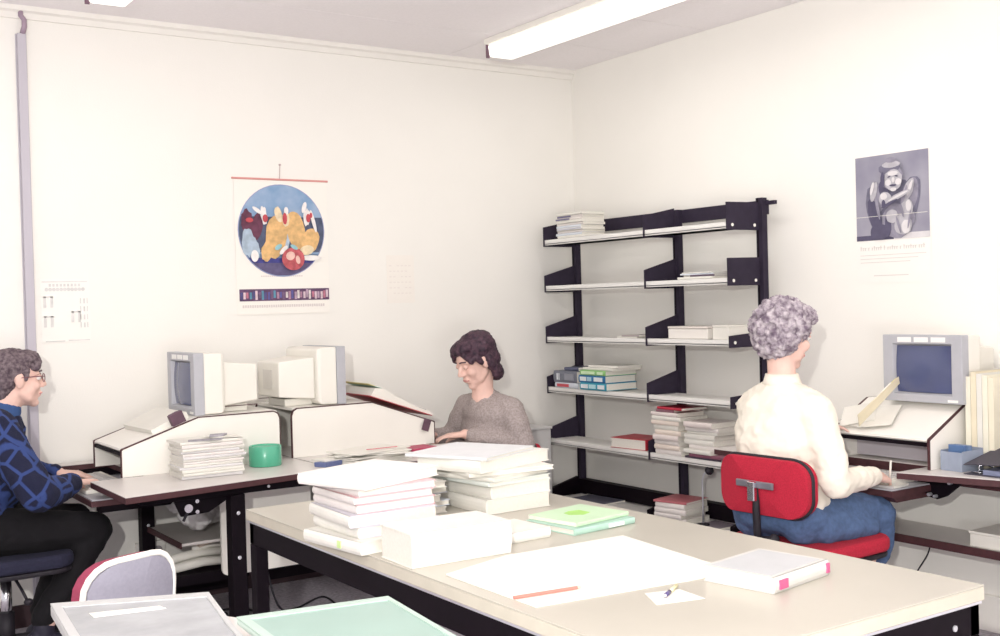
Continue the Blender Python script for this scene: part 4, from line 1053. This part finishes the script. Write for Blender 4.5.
# --- person in the grey jumper, facing left
c = thing('person', 'person with short dark hair in a grey brown knitted jumper, looking down at the desk', 'person', (0, 0, 0))
HC, HF = (3.005, 4.68, 1.112), (-.98, .0, -.42); hs_ = 1.08
m = MB().m(skin); P, Rm = add_head(m, HC, HF, hs_)
m.limb([P(-.02, 0, -.05), (3.05, 4.69, .965), (3.07, 4.69, .87)], [.056, .054, .08])
m.limb([(3.10, 4.70, .83), (3.11, 4.70, .72), (3.12, 4.70, .57)], [.10, .11, .12])
sL, eL, wL = V((3.12, 4.545, .865)), V((3.135, 4.47, .70)), V((2.92, 4.66, .758))
sR, eR, wR = V((3.06, 4.85, .865)), V((3.02, 4.93, .70)), V((2.90, 4.93, .735))
m.limb([(3.09, 4.70, .86), sL, eL, wL], [.06, .045, .036, .024]); m.limb([(3.09, 4.7, .86), sR, eR, wR], [.06, .045, .036, .024])
add_hand(m, wL, (-.8, .55, -.1), (0, 0, 1), -1, curls=(.2, .35, .4)); add_hand(m, wR, (-.9, -.1, -.15), (0, 0, 1), 1, curls=(.3, .4, .4))
for y in (-.10, .10): m.limb([(3.10, 4.70+y, .55), (2.86, 4.86+y, .52), (2.98, 4.86+y, .10), (2.88, 4.86+y, .04)], [.085, .055, .038, .032])
blob(m, 'body', skin, c, .0055, 6)
jk = mat('grey_brown_knit', (.44, .375, .36), .95, var=.30, scale=120, bump=.7, bscale=260)
m = MB().m(jk).ell((3.095, 4.70, .84), (.125, .185, .095)); m.ell((3.10, 4.70, .76), (.135, .18, .13)); m.ell((3.11, 4.70, .64), (.14, .17, .13)); m.ell((3.12, 4.70, .57), (.14, .18, .06))
m.caps((3.06, 4.695, .935), .062, (3.08, 4.70, .87), .10)
for s_, e_, w_ in ((sL, eL, wL), (sR, eR, wR)):
    m.caps((3.08, 4.70, .91), .055, s_, .070)
    m.limb([(3.09, 4.70, .84), s_, (s_+e_)/2, e_, e_+(w_-e_)*.5, e_+(w_-e_)*.88], [.09, .070, .066, .060, .048, .036])
blob(m, 'jumper', jk, c, .008, 5, rough=(.007, 9))
sk = mat('dark_skirt', (.05, .04, .07), .9, var=.2)
m = MB().m(sk)
for y in (-.10, .10): m.limb([(3.10, 4.70+y, .55), (2.86, 4.86+y, .52), (2.96, 4.86+y, .22)], [.10, .07, .055])
blob(m, 'trousers', sk, c, .01, 3)
for y in (-.10, .10): blob(MB().m(rubber).caps((2.98, 4.86+y, .045), .035, (2.84, 4.86+y, .035), .03), 'shoe', rubber, c, .008, 2)
hd = mat('dark_brown_hair', (.085, .04, .06), .6, col2=(.022, .010, .022), scale=50, bump=.8, bscale=150)
m = MB().m(hd); E = lambda c_, r_: m.ell(P(*c_), tuple(v*hs_ for v in r_), Rm, 24)
E((-.028, 0, .050), (.098, .088, .082)); E((-.058, 0, -.005), (.062, .082, .085)); E((.035, 0, .085), (.052, .068, .034)); E((-.075, 0, -.075), (.036, .060, .060))
E((.066, -.0, .078), (.026, .052, .020)); m.caps(P(.070, .03, .070), .016, P(.055, .066, .03), .018); m.caps(P(.075, -.03, .062), .020, P(.055, -.066, .03), .018)
m.caps(P(.03, .073, .035), .020, P(.012, .077, -.0), .014); m.caps(P(.03, -.073, .035), .020, P(.012, -.077, -.0), .014)
m.caps(P(-.03, .075, .0), .028, P(-.04, .07, -.08), .022); m.caps(P(-.03, -.075, .0), .028, P(-.04, -.07, -.08), .022)
blob(m, 'hair', hd, c, .005, 2, rough=(.006, 26))
face_bits(c, P, Rm, hs_, hd, .006)

# --- curly haired person seen from behind on the red chair
c = thing('person', 'person with curly grey hair, cream blouse and blue skirt, seen from behind writing', 'person', (0, 0, 0))
HC, HF = (3.225, 2.87, 1.245), (1, -.10, -.22)
m = MB().m(skin); P, Rm = add_head(m, HC, HF)
m.limb([P(-.02, 0, -.05), (3.195, 2.87, 1.09), (3.19, 2.87, 1.0)], [.052, .052, .06])
m.limb([(3.19, 2.87, .95), (3.19, 2.87, .78), (3.19, 2.87, .64)], [.09, .09, .09])
sR, eR, wR = V((3.19, 2.715, .975)), V((3.185, 2.625, .725)), V((3.50, 2.70, .712))
sL, eL, wL = V((3.20, 3.01, .975)), V((3.38, 3.09, .80)), V((3.56, 3.05, .855))
m.limb([(3.19, 2.87, .97), sR, eR, wR], [.05, .045, .036, .024]); m.limb([(3.19, 2.87, .97), sL, eL, wL], [.05, .045, .036, .024])
add_hand(m, wR, (.93, .25, -.18), (.1, -.5, .85), 1, .95, curls=(.55, .7, .5), thumb_in=1.0); add_hand(m, wL, (.9, -.2, .05), (-.1, 0, 1), -1, .95, curls=(.15, .25, .3))
hR, kR, aR = V((3.17, 2.77, .585)), V((3.56, 2.77, .555)), V((3.36, 2.72, .10))
hL, kL, aL = V((3.17, 2.97, .575)), V((3.56, 3.0, .555)), V((3.40, 3.0, .10))
m.limb([hR, kR, aR, aR+V((.11, -.02, -.05))], [.08, .052, .036, .028]); m.limb([hL, kL, aL, aL+V((.11, 0, -.05))], [.08, .052, .036, .028])
blob(m, 'body', skin, c, .0055, 3)
bl = mat('cream_blouse', (.86, .80, .69), .85, var=.03, scale=20, bump=.3, bscale=25)
m = MB().m(bl)
m.ell((3.185, 2.87, .96), (.12, .185, .10)); m.ell((3.18, 2.87, .86), (.14, .195, .17)); m.ell((3.18, 2.87, .73), (.145, .19, .16)); m.ell((3.185, 2.87, .65), (.145, .19, .08))
m.caps((3.195, 2.87, 1.06), .060, (3.185, 2.87, .97), .11)
for s_, e_, w_ in ((sR, eR, wR), (sL, eL, wL)):
    m.caps((3.19, 2.87, 1.045), .060, s_, .070); m.caps((3.18, 2.87, .84), .12, s_+(e_-s_)*.45, .062)
    m.limb([(3.18, 2.87, .95), s_, (s_+e_)/2, e_, e_+(w_-e_)*.5, e_+(w_-e_)*.85], [.11, .072, .066, .054, .047, .038])
blob(m, 'blouse', bl, c, .008, 8, rough=(.008, 12))
m = MB().m(bl).limb([eR+(wR-eR)*.80, eR+(wR-eR)*.94], [.040, .036]); blob(m, 'cuff', bl, c, .005, 2)
m = MB().m(bl).lathe([(.052, .0), (.060, .002), (.066, -.02), (.072, -.035), (.06, -.045), (.05, -.02)], (3.195, 2.87, 1.105), 24); m.build('collar', None, c, smooth=True)
sk = mat('blue_denim', (.085, .14, .27), .9, var=.22, scale=60, bump=.3, bscale=300)
m = MB().m(sk).ell((3.18, 2.87, .595), (.15, .205, .085))
for h_, k_ in ((hR, kR), (hL, kL)): m.limb([h_, (h_+k_)/2, k_+V((.01, 0, 0))], [.098, .092, .078])
m.limb([hR+V((.05, .1, .0)), kR+V((0, .1, 0))], [.095, .08]); 
m.limb([kR+V((.01, -.01, -.01)), kR+V((.035, -.015, -.11)), kR+V((.03, -.015, -.17))], [.075, .05, .04]); m.limb([kL+V((.01, .01, -.01)), kL+V((.035, .015, -.10)), kL+V((.02, .015, -.16))], [.075, .05, .04])
m.limb([kR+V((.035, .1, -.05)), kR+V((.045, .1, -.15))], [.06, .04]); m.limb([kR+V((.04, 0, -.14)), kL+V((.04, 0, -.13))], [.035, .035])
m.limb([hR+V((.05, -.05, -.03)), hR+V((.3, -.05, -.055))], [.06, .05])
blob(m, 'skirt', sk, c, .008, 6, rough=(.010, 7))
for a in (aR, aL): blob(MB().m(rubber).caps(a+V((-.02, 0, -.055)), .03, a+V((.14, -.02, -.07)), .025), 'shoe', rubber, c, .007, 2)
hc = mat('curly_grey_hair', (.56, .50, .53), .8, col2=(.15, .11, .15), scale=42, bump=1.0, bscale=90)
m = MB().m(hc); E = lambda c_, r_: m.ell(P(*c_), r_, Rm, 24)
E((-.025, 0, .045), (.105, .100, .095)); E((-.05, 0, -.01), (.085, .100, .085)); E((-.055, 0, -.055), (.055, .075, .045)); E((.045, 0, .085), (.06, .078, .045))
random.seed(21)
for i in range(130):
    a, b_ = random.uniform(0, 2*PI), random.uniform(-.5, 1.5)
    x, y, z = math.cos(a)*math.cos(b_), math.sin(a)*math.cos(b_), math.sin(b_)
    if x > .25 and z < .55: continue
    m.ell(P(-.035+x*.098, y*.100, .028+z*.098), (random.uniform(.014, .022),)*3, None, 8)
blob(m, 'hair', hc, c, .0045, 1, rough=(.010, 45))
face_bits(c, P, Rm, 1, hc)
o = thing('pen', 'pale pen held in the writing hand of the curly haired person', 'pen', wR+V((.105, .015, -.030)), 0)
MB().m(white).tube([(0, 0, -.015), (-.03, -.03, .08)], .004, 8).build('barrel', None, o, smooth=True)
MB().m(alu).tube([(.0045, .0045, -.03), (0.0003, .0003, -.0155)], .0008, 8, .0036).build('tip', None, o, smooth=True)
c = thing('note_pad', 'white note pad on the low tray under the writing hand', 'paper', (3.62, 2.735, .6575), .1)
MB().m(white).box(-.06, -.06, 0, .05, .06, .008).build('sheets', None, c)
MB().m(mat('pad_board', (.50, .48, .47), .6)).box(-.062, -.062, -.0, -.0602, .062, .009).build('binding', None, c)
